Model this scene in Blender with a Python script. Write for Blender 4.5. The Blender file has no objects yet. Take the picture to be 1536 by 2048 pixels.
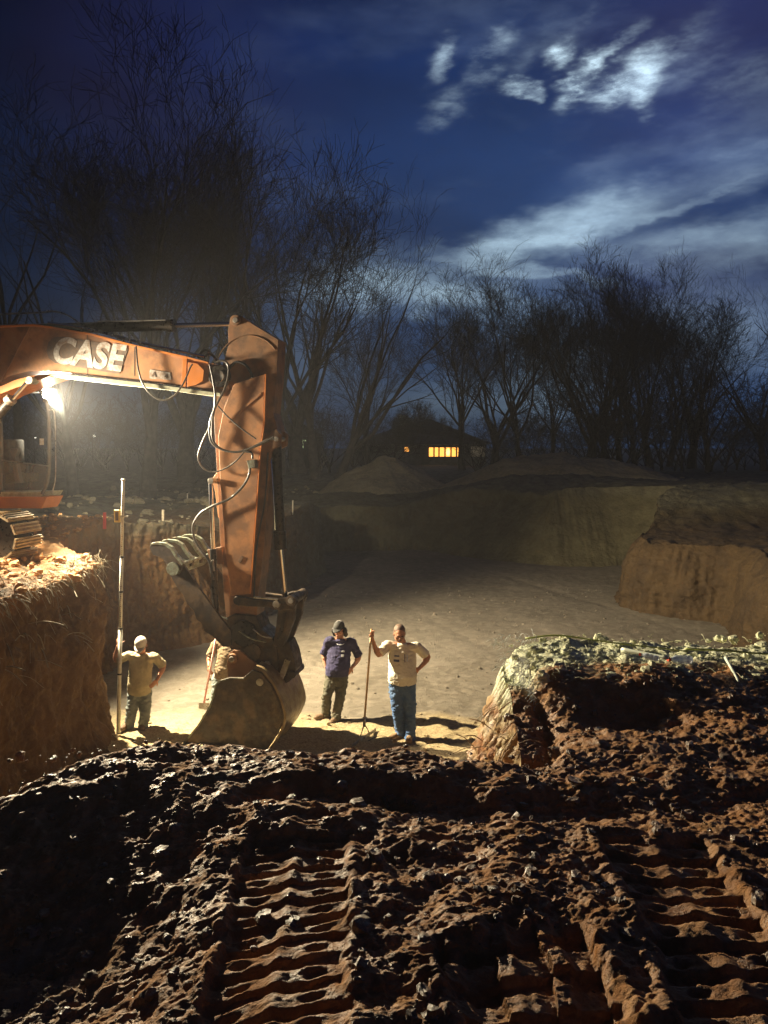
import bpy, math, random
import numpy as np
from mathutils import Vector, Matrix, Euler
R = math.radians
random.seed(7)
sc = bpy.context.scene
col = sc.collection

# ------------------------------------------------------------------ camera
F = 1538.0                      # focal length in photo pixels (1536 x 2048)
EYE = 1.65
PITCH = math.atan(129.0 / F)
FZ = -2.8                       # pit floor
cam_d = bpy.data.cameras.new('camera')
cam_d.sensor_fit = 'VERTICAL'; cam_d.sensor_height = 36.0; cam_d.lens = 36.0 * F / 2048
cam_d.clip_start = 0.05; cam_d.clip_end = 3000
cam = bpy.data.objects.new('camera', cam_d); col.objects.link(cam)
cam.location = (0, 0, EYE); cam.rotation_euler = (math.pi / 2 - PITCH, 0, 0)
sc.camera = cam
sc.view_settings.view_transform = 'Standard'; sc.view_settings.look = 'None'
sc.view_settings.exposure = 0.0; sc.view_settings.gamma = 1.0
sc.render.engine = 'CYCLES'
sc.cycles.max_bounces = 8; sc.cycles.diffuse_bounces = 5; sc.cycles.volume_bounces = 0
sc.cycles.use_denoising = True
sc.cycles.sample_clamp_indirect = 4.0

def ray(px, py):
    x = px - 768.0; u = 1024.0 - py
    return Vector((x, F * math.cos(PITCH) + u * math.sin(PITCH), -F * math.sin(PITCH) + u * math.cos(PITCH)))
def at(px, py, Y):
    d = ray(px, py); return Vector((0, 0, EYE)) + d * (Y / d.y)
def atz(px, py, z):
    d = ray(px, py); return Vector((0, 0, EYE)) + d * ((z - EYE) / d.z)

# ------------------------------------------------------------------ world (moonlit night sky with drifting cloud)
world = bpy.data.worlds.new("World"); sc.world = world; world.use_nodes = True
wn = world.node_tree; wn.nodes.clear(); WL = wn.links.new
def wnode(t, **k):
    n = wn.nodes.new(t)
    for a, b in k.items(): setattr(n, a, b)
    return n
def wmath(op, a, b=None, c=None, clamp=False):
    n = wnode('ShaderNodeMath', operation=op, use_clamp=clamp)
    for i, v in enumerate((a, b, c)):
        if v is None: continue
        if isinstance(v, (int, float)): n.inputs[i].default_value = v
        else: WL(v, n.inputs[i])
    return n.outputs[0]
tc = wnode('ShaderNodeTexCoord')
sep = wnode('ShaderNodeSeparateXYZ'); WL(tc.outputs['Generated'], sep.inputs[0])
az = wmath('ARCTAN2', sep.outputs[0], sep.outputs[1])
el = wmath('ARCSINE', sep.outputs[2])
comb = wnode('ShaderNodeCombineXYZ'); WL(az, comb.inputs[0]); WL(el, comb.inputs[1])
# warped copy of (azimuth, elevation)
def wnoise(vec, scale, detail=4, rough=.55, w=None):
    n = wnode('ShaderNodeTexNoise'); n.inputs['Scale'].default_value = scale; n.inputs['Detail'].default_value = detail
    n.inputs['Roughness'].default_value = rough; WL(vec, n.inputs['Vector']); return n
mpw = wnode('ShaderNodeMapping'); mpw.inputs['Rotation'].default_value = (0, 0, R(-32)); mpw.inputs['Scale'].default_value = (0.55, 1.5, 1)
WL(comb.outputs[0], mpw.inputs[0])
warpn = wnoise(mpw.outputs[0], 19, 6, .62)
wsub = wnode('ShaderNodeVectorMath', operation='SUBTRACT'); WL(warpn.outputs['Color'], wsub.inputs[0]); wsub.inputs[1].default_value = (.5, .5, .5)
wsc = wnode('ShaderNodeVectorMath', operation='SCALE'); WL(wsub.outputs[0], wsc.inputs[0]); wsc.inputs['Scale'].default_value = .07
wadd = wnode('ShaderNodeVectorMath', operation='ADD'); WL(comb.outputs[0], wadd.inputs[0]); WL(wsc.outputs[0], wadd.inputs[1])
def blob(px, py, rx, ry, ang, amp, soft=1.0):
    d = ray(px, py).normalized()
    a, e = math.atan2(d.x, d.y), math.asin(d.z)
    m = wnode('ShaderNodeMapping', vector_type='TEXTURE')
    m.inputs['Location'].default_value = (a, e, 0); m.inputs['Rotation'].default_value = (0, 0, R(ang))
    m.inputs['Scale'].default_value = (rx / F * 1.25, ry / F * 1.25, 1)
    WL(wadd.outputs[0], m.inputs[0])
    l = wnode('ShaderNodeVectorMath', operation='LENGTH')
    # ignore z
    WL(m.outputs[0], l.inputs[0])
    r = wnode('ShaderNodeMapRange', interpolation_type='SMOOTHERSTEP')
    r.inputs['From Min'].default_value = 1.25; r.inputs['From Max'].default_value = 0.0
    r.inputs['To Min'].default_value = 0; r.inputs['To Max'].default_value = amp
    WL(l.outputs['Value'], r.inputs['Value'])
    return r.outputs['Result']
def total(lst):
    s = lst[0]
    for q in lst[1:]: s = wmath('ADD', s, q)
    return s
moonlit = total([blob(*b) for b in [
    (1122, 104, 30, 22, 35, 1.2), (1160, 158, 60, 26, 50, 1.15), (1152, 176, 42, 16, -10, .7), (1215, 98, 62, 17, 32, .8),
    (1262, 148, 78, 28, 24, .85), (1292, 192, 22, 34, -30, .75), (1222, 166, 30, 20, 30, .6), (1040, 161, 38, 16, -15, .95), (1076, 178, 18, 12, 40, .5),
    (884, 120, 24, 46, -25, .60), (985, 110, 50, 24, 40, .50), (900, 212, 62, 22, 30, .42), (1340, 100, 110, 36, 35, .30),
    (1400, 130, 70, 22, 30, .22), (1150, 40, 60, 18, 35, .14), (1060, 100, 80, 22, 40, .18), (1500, 160, 100, 40, 20, .26)]])
bands = total([blob(*b) for b in [
    (1130, 455, 180, 44, 14, 1.25), (1240, 440, 110, 30, 6, .4), (1330, 490, 200, 26, 4, .40), (1040, 490, 130, 20, 12, .4), (950, 505, 90, 16, -4, .35),
    (1040, 545, 190, 13, -11, .65), (830, 575, 200, 42, -3, .75), (930, 600, 120, 30, -8, .45), (1350, 410, 130, 12, 20, .35), (1480, 330, 120, 40, 10, .36),
    (1480, 480, 170, 50, 6, .50), (1250, 330, 150, 30, 15, .12), (700, 565, 130, 60, 10, .35), (620, 700, 160, 110, 0, .12),
    (1420, 660, 160, 90, 0, .45), (1120, 720, 110, 130, 0, .40), (930, 800, 200, 60, 0, .22), (1000, 640, 120, 70, 0, .25), (1500, 240, 120, 30, 20, .18)]])
moonhalo = total([blob(1170, 150, 420, 300, 15, .16), blob(1150, 470, 520, 210, 8, .14)])
# fine break-up of the cloud
brk = wnoise(mpw.outputs[0], 30, 7, .62)
brk2 = wnode('ShaderNodeMapRange'); brk2.inputs['From Min'].default_value = .36; brk2.inputs['From Max'].default_value = .66
brk2.inputs['To Min'].default_value = .22; brk2.inputs['To Max'].default_value = 1.3; WL(brk.outputs['Fac'], brk2.inputs['Value'])
moonlit = wmath('MULTIPLY', moonlit, brk2.outputs[0]); 
bandn = wmath('MULTIPLY_ADD', brk2.outputs[0], .45, .55)
bands = wmath('MULTIPLY', bands, bandn)
# base night gradient
base = wnode('ShaderNodeValToRGB')
t = wmath('MULTIPLY', el, 1.25, clamp=True); WL(t, base.inputs[0])
cr = base.color_ramp; cr.elements[0].position = 0.0; cr.elements[0].color = (.014, .032, .075, 1)
cr.elements[1].position = 1.0; cr.elements[1].color = (.0075, .008, .045, 1)
for p, c in ((.12, (.021, .056, .135)), (.32, (.0095, .036, .122)), (.55, (.0060, .023, .098)), (.78, (.0062, .013, .070))):
    e_ = cr.elements.new(p); e_.color = (*c, 1)
# darker towards the left (away from the moon)
dl = wnode('ShaderNodeMapRange', interpolation_type='SMOOTHSTEP'); WL(az, dl.inputs['Value'])
dl.inputs['From Min'].default_value = -.55; dl.inputs['From Max'].default_value = .12
dl.inputs['To Min'].default_value = .22; dl.inputs['To Max'].default_value = 1.0
cloudn = wnoise(mpw.outputs[0], 5, 4, .5)
cn = wnode('ShaderNodeMapRange'); WL(cloudn.outputs['Fac'], cn.inputs['Value'])
cn.inputs['From Min'].default_value = .3; cn.inputs['From Max'].default_value = .7; cn.inputs['To Min'].default_value = .55; cn.inputs['To Max'].default_value = 1.30
dd = wmath('MULTIPLY', dl.outputs[0], cn.outputs[0])
def wscale(c, f):
    n = wnode('ShaderNodeVectorMath', operation='SCALE')
    if isinstance(c, tuple): n.inputs[0].default_value = c
    else: WL(c, n.inputs[0])
    if isinstance(f, float): n.inputs['Scale'].default_value = f
    else: WL(f, n.inputs['Scale'])
    return n.outputs[0]
def wplus(a, b):
    n = wnode('ShaderNodeVectorMath', operation='ADD'); WL(a, n.inputs[0]); WL(b, n.inputs[1]); return n.outputs[0]
c0 = wscale(base.outputs[0], dd)
c1 = wplus(c0, wscale((.50, .66, .72), wmath('POWER', moonlit, 1.45)))
c2 = wplus(c1, wscale((.215, .29, .32), wmath('MULTIPLY', bands, 1.25)))
c3 = wplus(c2, wscale((.045, .085, .20), moonhalo))
# purple cast in cloud, high right and left
pur = total([blob(1450, 60, 300, 160, 0, 1.0), blob(1400, 620, 260, 160, 0, 1.1), blob(330, 200, 300, 260, 0, .5), blob(1420, 300, 260, 90, 0, .6)])
c4 = wplus(c3, wscale((.013, .003, .006), pur))
vn = wnoise(mpw.outputs[0], 7.5, 7, .6); vr = wnode('ShaderNodeMapRange', interpolation_type='SMOOTHSTEP'); WL(vn.outputs['Fac'], vr.inputs['Value'])
vr.inputs['From Min'].default_value = .47; vr.inputs['From Max'].default_value = .72
veil = wmath('MULTIPLY', vr.outputs[0], total([blob(1330, 300, 620, 420, 10, 1.0), blob(700, 120, 420, 200, 20, .35)]))
c4 = wplus(c4, wscale((.050, .068, .095), veil))
bg = wnode('ShaderNodeBackground'); WL(c4, bg.inputs['Color']); bg.inputs['Strength'].default_value = 1.0
# below the horizon: plain dark
out = wnode('ShaderNodeOutputWorld'); WL(bg.outputs[0], out.inputs['Surface'])

# the moon behind the cloud
md = ray(1165, 150).normalized()
sun_d = bpy.data.lights.new('moon', 'SUN'); sun_d.energy = .05; sun_d.angle = R(3); sun_d.color = (.72, .85, 1)
moon = bpy.data.objects.new('moon', sun_d); col.objects.link(moon)
moon.rotation_euler = (md).to_track_quat('Z', 'Y').to_euler(); moon.location = md * 50

# ------------------------------------------------------------------ excavator reference plane and its work lamps
YAW = R(11)
EREF = Vector((-1.9, 11.35, 0))
EN = Vector((math.sin(YAW), math.cos(YAW), 0))         # away from camera, across the machine
ED = Vector((math.cos(YAW), -math.sin(YAW), 0))        # machine's forward
def EP(px, py, k=0.0):
    d = ray(px, py); o = Vector((0, 0, EYE)); p0 = EREF + EN * k
    return o + d * ((p0 - o).dot(EN) / d.dot(EN))
LAMP1 = EP(92, 789, 1.15)
LAMP2 = EP(-330, 850, -1.25)
def spot(name, loc, target, power, size, blend, color, radius=.06):
    l = bpy.data.lights.new(name, 'SPOT'); l.energy = power; l.spot_size = R(size); l.spot_blend = blend
    l.color = color; l.shadow_soft_size = radius
    o = bpy.data.objects.new(name, l); col.objects.link(o); o.location = loc
    o.rotation_euler = (Vector(target) - Vector(loc)).to_track_quat('-Z', 'Y').to_euler(); return o
spot('work_light', LAMP1 + Vector((.10, -.06, -.02)), LAMP1 + Vector((9.6, -1.7, -2.4)), 13000, 138, .45, (1, .85, .57), .045)
spot('work_light', LAMP2 + Vector((.12, 0, 0)), LAMP2 + Vector((10, .2, -2.4)), 6600, 74, .4, (1, .84, .60), .22)
spot('work_light', LAMP1 + Vector((.02, .10, .02)), LAMP1 + Vector((6.4, 7.7, -2.6)), 1500, 92, .35, (1, .88, .64), .045)  # extra spot added at the cab lamp to brighten the back of the pit
spot('work_light', LAMP1 + Vector((-.02, .12, .02)), LAMP1 + Vector((-3.4, 9, -1.6)), 2600, 80, .4, (1, .92, .72), .045)  # another spot added there to brighten the field at back left
pl = bpy.data.lights.new('work_light', 'POINT'); pl.energy = 16; pl.color = (1, .84, .58); pl.shadow_soft_size = .04
po = bpy.data.objects.new('work_light', pl); col.objects.link(po); po.location = LAMP1 + Vector((.08, -.10, .05))

# ------------------------------------------------------------------ numpy noise
rng = np.random.RandomState(11)
PERM = rng.permutation(256); PERM = np.concatenate([PERM, PERM, PERM])
GR = rng.normal(size=(256, 3)); GR /= np.linalg.norm(GR, axis=1)[:, None]
def perlin(x, y, z=None):
    x = np.asarray(x, float); y = np.asarray(y, float); z = np.zeros_like(x) if z is None else np.asarray(z, float) + np.zeros_like(x)
    xi, yi, zi = np.floor(x).astype(int), np.floor(y).astype(int), np.floor(z).astype(int)
    xf, yf, zf = x - xi, y - yi, z - zi
    f = lambda t: t * t * t * (t * (t * 6 - 15) + 10)
    u, v, w = f(xf), f(yf), f(zf); r = 0
    for i in (0, 1):
        for j in (0, 1):
            for k in (0, 1):
                h = PERM[(PERM[(PERM[(xi + i) & 255] + yi + j) & 255] + zi + k) & 255]
                g = GR[h]
                d = g[..., 0] * (xf - i) + g[..., 1] * (yf - j) + g[..., 2] * (zf - k)
                r = r + d * (u if i else 1 - u) * (v if j else 1 - v) * (w if k else 1 - w)
    return r * 1.6
def fbm(x, y, z=None, o=4, g=.5):
    a, s, f = 1.0, 0, 1.0
    for i in range(o):
        s = s + a * perlin(np.asarray(x) * f + 7.3 * i, np.asarray(y) * f + 3.1 * i, None if z is None else np.asarray(z) * f); a *= g; f *= 2.03
    return s
def worley(x, y):
    x = np.asarray(x, float); y = np.asarray(y, float)
    xi, yi = np.floor(x).astype(int), np.floor(y).astype(int)
    best = np.full(x.shape, 9.0); hid = np.zeros(x.shape)
    for i in (-1, 0, 1):
        for j in (-1, 0, 1):
            h = PERM[(PERM[(xi + i) & 255] + yi + j) & 255]; h2 = PERM[h + 91]
            dx = xi + i + h / 255.0 - x; dy = yi + j + h2 / 255.0 - y
            d = dx * dx + dy * dy; m = d < best
            best = np.where(m, d, best); hid = np.where(m, h / 255.0, hid)
    return np.sqrt(best), hid
def sstep(a, b, x):
    t = np.clip((np.asarray(x, float) - a) / (b - a), 0, 1); return t * t * (3 - 2 * t)

# ------------------------------------------------------------------ builders
WOFF = {}
def woff(o):
    v = Vector((0, 0, 0))
    while o is not None: v += Vector(o.location); o = o.parent
    return v
def link_mesh(name, verts, faces, mat=None, parent=None, smooth=True):
    """verts Nx3 (world), faces either int array MxK or list of tuples"""
    me = bpy.data.meshes.new(name)
    verts = np.asarray(verts, dtype=np.float32).reshape(-1, 3)
    if parent is not None:
        verts = verts - np.array(woff(parent), dtype=np.float32)
    if isinstance(faces, np.ndarray):
        n, k = faces.shape
        me.vertices.add(len(verts)); me.vertices.foreach_set('co', verts.ravel())
        me.loops.add(n * k); me.loops.foreach_set('vertex_index', faces.astype(np.int32).ravel())
        me.polygons.add(n); me.polygons.foreach_set('loop_start', np.arange(0, n * k, k, dtype=np.int32))
        me.update(calc_edges=True); me.validate()
    else:
        me.from_pydata([tuple(map(float, v)) for v in verts], [], [tuple(f) for f in faces]); me.update()
    if smooth: me.polygons.foreach_set('use_smooth', np.ones(len(me.polygons), dtype=bool))
    o = bpy.data.objects.new(name, me); col.objects.link(o)
    if mat: me.materials.append(mat)
    if parent is not None: o.parent = parent
    return o
def tag(o, label=None, cat=None, group=None, kind=None):
    if label: o['label'] = label
    if cat: o['category'] = cat
    if group: o['group'] = group
    if kind: o['kind'] = kind
    return o
def empty(name, loc, label, cat, group=None):
    o = bpy.data.objects.new(name, None); col.objects.link(o); o.location = loc; o.empty_display_size = .2
    return tag(o, label, cat, group)
def children(o): return [c for c in bpy.data.objects if c.parent == o]

class MB:
    def __init__(s): s.v = []; s.f = []
    def add(s, vs, fs):
        b = len(s.v); s.v += [tuple(v) for v in vs]; s.f += [tuple(b + i for i in f) for f in fs]; return s
    def tube(s, pts, rad, n=10, cap=True, flat=None):
        pts = [Vector(p) for p in pts]
        if not isinstance(rad, (list, tuple)): rad = [rad] * len(pts)
        up = None; rings = []
        for i, p in enumerate(pts):
            d = (pts[min(i + 1, len(pts) - 1)] - pts[max(i - 1, 0)]).normalized()
            if up is None: up = d.orthogonal().normalized()
            up = (up - d * up.dot(d)).normalized(); sd = d.cross(up)
            rings.append([p + (up * math.cos(2 * math.pi * j / n) + sd * math.sin(2 * math.pi * j / n)) * rad[i] for j in range(n)])
        vs = [v for r in rings for v in r]; fs = []
        for i in range(len(rings) - 1):
            for j in range(n):
                k = (j + 1) % n; fs.append((i * n + j, i * n + k, (i + 1) * n + k, (i + 1) * n + j))
        if cap:
            fs.append(tuple(range(n))[::-1]); fs.append(tuple((len(rings) - 1) * n + j for j in range(n)))
        return s.add(vs, fs)
    def prism(s, pts, vec):
        n = len(pts); pts = [Vector(p) for p in pts]; vec = Vector(vec)
        vs = pts + [p + vec for p in pts]
        fs = [tuple(range(n))[::-1], tuple(range(n, 2 * n))] + [(i, (i + 1) % n, n + (i + 1) % n, n + i) for i in range(n)]
        return s.add(vs, fs)
    def box(s, c, sx, sy, sz, rot=None):
        M = rot or Matrix.Identity(3); c = Vector(c)
        vs = [c + M @ Vector((x * sx / 2, y * sy / 2, z * sz / 2)) for x in (-1, 1) for y in (-1, 1) for z in (-1, 1)]
        return s.add(vs, [(0, 1, 3, 2), (4, 6, 7, 5), (0, 4, 5, 1), (2, 3, 7, 6), (0, 2, 6, 4), (1, 5, 7, 3)])
    def ell(s, c, rx, ry, rz, rot=None, nu=16, nv=10):
        M = rot or Matrix.Identity(3); c = Vector(c); vs = []; fs = []
        vs.append(c + M @ Vector((0, 0, rz)))
        for i in range(1, nv):
            th = math.pi * i / nv
            for j in range(nu):
                ph = 2 * math.pi * j / nu
                vs.append(c + M @ Vector((rx * math.sin(th) * math.cos(ph), ry * math.sin(th) * math.sin(ph), rz * math.cos(th))))
        vs.append(c + M @ Vector((0, 0, -rz))); L = len(vs) - 1
        for j in range(nu):
            fs.append((0, 1 + j, 1 + (j + 1) % nu)); b = 1 + (nv - 2) * nu
            fs.append((L, b + (j + 1) % nu, b + j))
        for i in range(nv - 2):
            for j in range(nu):
                a = 1 + i * nu; k = (j + 1) % nu
                fs.append((a + j, a + nu + j, a + nu + k, a + k))
        return s.add(vs, fs)
    def loft(s, rings):          # rings: (centre, rx, ry, tilt matrix or None)
        n = 20; vs = []; fs = []
        for c, rx, ry, M in rings:
            M = M or Matrix.Identity(3)
            vs += [Vector(c) + M @ Vector((rx * math.cos(2 * math.pi * j / n), ry * math.sin(2 * math.pi * j / n), 0)) for j in range(n)]
        for i in range(len(rings) - 1):
            for j in range(n):
                k = (j + 1) % n; fs.append((i * n + j, i * n + k, (i + 1) * n + k, (i + 1) * n + j))
        fs.append(tuple(range(n))[::-1]); fs.append(tuple((len(rings) - 1) * n + j for j in range(n)))
        return s.add(vs, fs)
    def build(s, name, mat, parent=None, smooth=False, bevel=0, auto=None):
        o = link_mesh(name, np.array(s.v), s.f, mat, parent, smooth)
        if bevel:
            m = o.modifiers.new('bevel', 'BEVEL'); m.width = bevel; m.segments = 2; m.limit_method = 'ANGLE'; m.angle_limit = R(35)
        if auto:
            ang = R(auto); me = o.data
            me.polygons.foreach_set('use_smooth', np.ones(len(me.polygons), dtype=bool))
            import bmesh
            bm = bmesh.new(); bm.from_mesh(me); bmesh.ops.recalc_face_normals(bm, faces=bm.faces)
            for e in bm.edges:
                if len(e.link_faces) == 2 and e.calc_face_angle(0) > ang: e.smooth = False
            bm.to_mesh(me); bm.free()
        return o
def spline(pts, n=8):
    pts = [Vector(p) for p in pts]; out = []
    P = [pts[0] * 2 - pts[1]] + pts + [pts[-1] * 2 - pts[-2]]
    for i in range(1, len(P) - 2):
        p0, p1, p2, p3 = P[i - 1:i + 3]
        for j in range(n):
            t = j / n
            out.append(.5 * ((2 * p1) + (p2 - p0) * t + (2 * p0 - 5 * p1 + 4 * p2 - p3) * t * t + (3 * p1 - p0 - 3 * p2 + p3) * t ** 3))
    out.append(pts[-1]); return out

# ------------------------------------------------------------------ materials
def mat(name, c, rough=.6, metal=0, c2=None, ns=8, bump=0, bs=30, spec=None, emit=None, es=0, rvar=0, detail=6, trans=0, alpha=None, c3=None, ns3=2, obj=True):
    m = bpy.data.materials.new(name); m.use_nodes = True; nt = m.node_tree; L = nt.links.new
    b = nt.nodes['Principled BSDF']
    b.inputs['Base Color'].default_value = (*c, 1); b.inputs['Roughness'].default_value = rough; b.inputs['Metallic'].default_value = metal
    if spec is not None: b.inputs['Specular IOR Level'].default_value = spec
    g = nt.nodes.new('ShaderNodeNewGeometry')
    def noise(scale, det=detail, r=.6):
        n = nt.nodes.new('ShaderNodeTexNoise'); n.inputs['Scale'].default_value = scale; n.inputs['Detail'].default_value = det
        n.inputs['Roughness'].default_value = r; L(g.outputs['Position'], n.inputs['Vector']); return n.outputs['Fac']
    def ramp(src, a=.38, bb=.62):
        r = nt.nodes.new('ShaderNodeMapRange'); r.inputs['From Min'].default_value = a; r.inputs['From Max'].default_value = bb; L(src, r.inputs['Value']); return r.outputs[0]
    last = None
    if c2:
        mx = nt.nodes.new('ShaderNodeMix'); mx.data_type = 'RGBA'; mx.inputs[6].default_value = (*c, 1); mx.inputs[7].default_value = (*c2, 1)
        L(ramp(noise(ns)), mx.inputs[0]); last = mx.outputs[2]
    if c3:
        mx = nt.nodes.new('ShaderNodeMix'); mx.data_type = 'RGBA'
        if last: L(last, mx.inputs[6])
        else: mx.inputs[6].default_value = (*c, 1)
        mx.inputs[7].default_value = (*c3, 1)
        L(ramp(noise(ns3), .47, .62), mx.inputs[0]); last = mx.outputs[2]
    if last: L(last, b.inputs['Base Color'])
    if bump:
        bp = nt.nodes.new('ShaderNodeBump'); bp.inputs['Strength'].default_value = 1; bp.inputs['Distance'].default_value = bump
        L(noise(bs), bp.inputs['Height']); L(bp.outputs[0], b.inputs['Normal'])
    if rvar:
        r = nt.nodes.new('ShaderNodeMapRange'); r.inputs['From Min'].default_value = .35; r.inputs['From Max'].default_value = .65
        r.inputs['To Min'].default_value = max(.05, rough - rvar); r.inputs['To Max'].default_value = min(1, rough + rvar); L(noise(ns * 1.7 + 3), r.inputs['Value']); L(r.outputs[0], b.inputs['Roughness'])
    if emit: b.inputs['Emission Color'].default_value = (*emit, 1); b.inputs['Emission Strength'].default_value = es
    if trans: b.inputs['Transmission Weight'].default_value = trans
    if alpha is not None: b.inputs['Alpha'].default_value = alpha
    m.diffuse_color = (*c, 1)
    return m
M = {}
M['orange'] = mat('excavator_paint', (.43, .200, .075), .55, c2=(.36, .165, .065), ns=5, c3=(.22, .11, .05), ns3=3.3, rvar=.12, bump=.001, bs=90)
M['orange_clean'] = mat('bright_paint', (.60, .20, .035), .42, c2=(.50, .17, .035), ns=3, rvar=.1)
M['arm_brown'] = mat('brown_paint', (.24, .125, .055), .6, c2=(.22, .10, .04), ns=5, c3=(.13, .07, .035), ns3=4, bump=.001, bs=70)
M['bucket'] = mat('muddy_steel', (.032, .017, .008), .6, c2=(.022, .014, .008), ns=6, c3=(.075, .045, .020), ns3=4.5, rvar=.2, bump=.004, bs=25)
M['dark'] = mat('greasy_steel', (.030, .026, .022), .35, .6, c2=(.05, .04, .03), ns=9, rvar=.15)
M['black'] = mat('black_rubber', (.02, .02, .02), .42)
M['chrome'] = mat('chrome', (.75, .76, .78), .16, 1)
M['steel'] = mat('bare_steel', (.42, .40, .36), .4, .7, c2=(.25, .22, .18), ns=12, rvar=.15)
M['tooth'] = mat('scuffed_lit_steel', (.24, .28, .22), .42, .35, c2=(.13, .11, .07), ns=14, rvar=.15)  # pale steel, also used for edges painted as lit
M['white'] = mat('decal_white', (.62, .60, .55), .5, c2=(.42, .38, .32), ns=30, c3=(.3, .22, .16), ns3=9)
M['decal_dark'] = mat('decal_outline', (.10, .075, .055), .55, c2=(.16, .10, .06), ns=20)
M['lens'] = mat('lamp_lens', (1, .95, .8), .2, emit=(1, .90, .70), es=90)
M['glass'] = mat('cab_glass', (.75, .85, .75), .04, alpha=.13, c2=(.6, .7, .6), ns=5)
M['screen'] = mat('clear_glass', (.75, .85, .75), .04, alpha=.02)
M['grey'] = mat('cab_grey', (.11, .105, .095), .5, c2=(.08, .075, .07), ns=6)
M['seat'] = mat('seat_fabric', (.07, .065, .055), .9, c2=(.04, .038, .035), ns=12)
M['floorpale'] = mat('cab_floor', (.45, .46, .32), .7, c2=(.3, .3, .2), ns=14)
M['wood'] = mat('ash_handle', (.55, .33, .12), .5, c2=(.45, .25, .08), ns=20)
M['stake'] = mat('stake_wood', (.55, .47, .34), .8, c2=(.4, .33, .22), ns=20)
M['red'] = mat('stake_red', (.45, .03, .03), .6)
M['rod'] = mat('rod_white', (.70, .67, .56), .4, c2=(.55, .52, .42), ns=14)
M['yellow'] = mat('receiver_yellow', (.62, .42, .10), .45)
M['pinkrod'] = mat('pink_rod', (.75, .30, .26), .45, c2=(.8, .5, .45), ns=6)
M['skin'] = mat('skin', (.50, .25, .15), .55, c2=(.43, .19, .11), ns=30)
M['skin2'] = mat('skin_tanned', (.40, .18, .10), .55, c2=(.36, .15, .08), ns=30)
M['bark'] = mat('bark', (.055, .045, .038), .9, c2=(.028, .024, .022), ns=4)
M['stick'] = mat('stick_dry', (.30, .21, .12), .8, c2=(.2, .13, .07), ns=20)
M['root'] = mat('root_straw', (.20, .16, .10), .8, c2=(.22, .17, .10), ns=6)

def soil(name, stops, ns, rough, rvar, bump, bs, spec=.5, extra=None):
    """layered soil: stops = list of (colour); noise at two scales mixes them"""
    m = bpy.data.materials.new(name); m.use_nodes = True; nt = m.node_tree; L = nt.links.new; b = nt.nodes['Principled BSDF']
    g = nt.nodes.new('ShaderNodeNewGeometry')
    def noise(scale, det=8, r=.62):
        n = nt.nodes.new('ShaderNodeTexNoise'); n.inputs['Scale'].default_value = scale; n.inputs['Detail'].default_value = det
        n.inputs['Roughness'].default_value = r; L(g.outputs['Position'], n.inputs['Vector']); return n.outputs['Fac']
    def mp(src, a, c, d=0., e=1.):
        r = nt.nodes.new('ShaderNodeMapRange'); r.inputs['From Min'].default_value = a; r.inputs['From Max'].default_value = c
        r.inputs['To Min'].default_value = d; r.inputs['To Max'].default_value = e; L(src, r.inputs['Value']); return r.outputs[0]
    def mix(f, a, c):
        mx = nt.nodes.new('ShaderNodeMix'); mx.data_type = 'RGBA'; L(f, mx.inputs[0])
        for s_, v in ((6, a), (7, c)):
            if isinstance(v, tuple): mx.inputs[s_].default_value = (*v, 1)
            else: L(v, mx.inputs[s_])
        return mx.outputs[2]
    c = mix(mp(noise(ns), .4, .6), stops[0], stops[1])
    c = mix(mp(noise(ns * 7 + 1), .45, .68), c, stops[2])
    if extra: c = extra(nt, g, L, noise, mp, mix, c)
    L(c, b.inputs['Base Color'])
    L(mp(noise(ns * 4 + 2), .4, .62, max(.05, rough - rvar), min(1, rough + rvar)), b.inputs['Roughness'])
    b.inputs['Specular IOR Level'].default_value = spec
    h = nt.nodes.new('ShaderNodeMath'); h.operation = 'MULTIPLY_ADD'; h.inputs[1].default_value = .35; L(noise(bs * 3.5), h.inputs[0]); L(noise(bs), h.inputs[2])
    bp = nt.nodes.new('ShaderNodeBump'); bp.inputs['Strength'].default_value = 1; bp.inputs['Distance'].default_value = bump; L(h.outputs[0], bp.inputs['Height'])
    L(bp.outputs[0], b.inputs['Normal'])
    return m
def near_extra(nt, g, L, noise, mp, mix, c):
    s = nt.nodes.new('ShaderNodeSeparateXYZ'); L(g.outputs['Position'], s.inputs[0])
    # dry pale topsoil on the far strip of the ledge
    a = nt.nodes.new('ShaderNodeMath'); a.operation = 'MULTIPLY_ADD'; a.inputs[1].default_value = 1.2; L(noise(2.2), a.inputs[0]); L(s.outputs[1], a.inputs[2])
    f = mp(a.outputs[0], 5.72, 5.95)
    pale = mix(mp(noise(9), .4, .6), (.64, .67, .46), (.42, .41, .26))
    c = mix(f, c, pale)
    # orange subsoil where the face is cut
    z = mp(s.outputs[2], -.16, -.34)
    oc = mix(mp(noise(4), .4, .6), (.24, .10, .032), (.32, .23, .12))
    return mix(z, c, oc)
M['mud'] = soil('wet_mud', [(.28, .122, .040), (.17, .074, .026), (.38, .20, .080)], 1.3, .66, .26, .014, 42, .24, near_extra)
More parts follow.
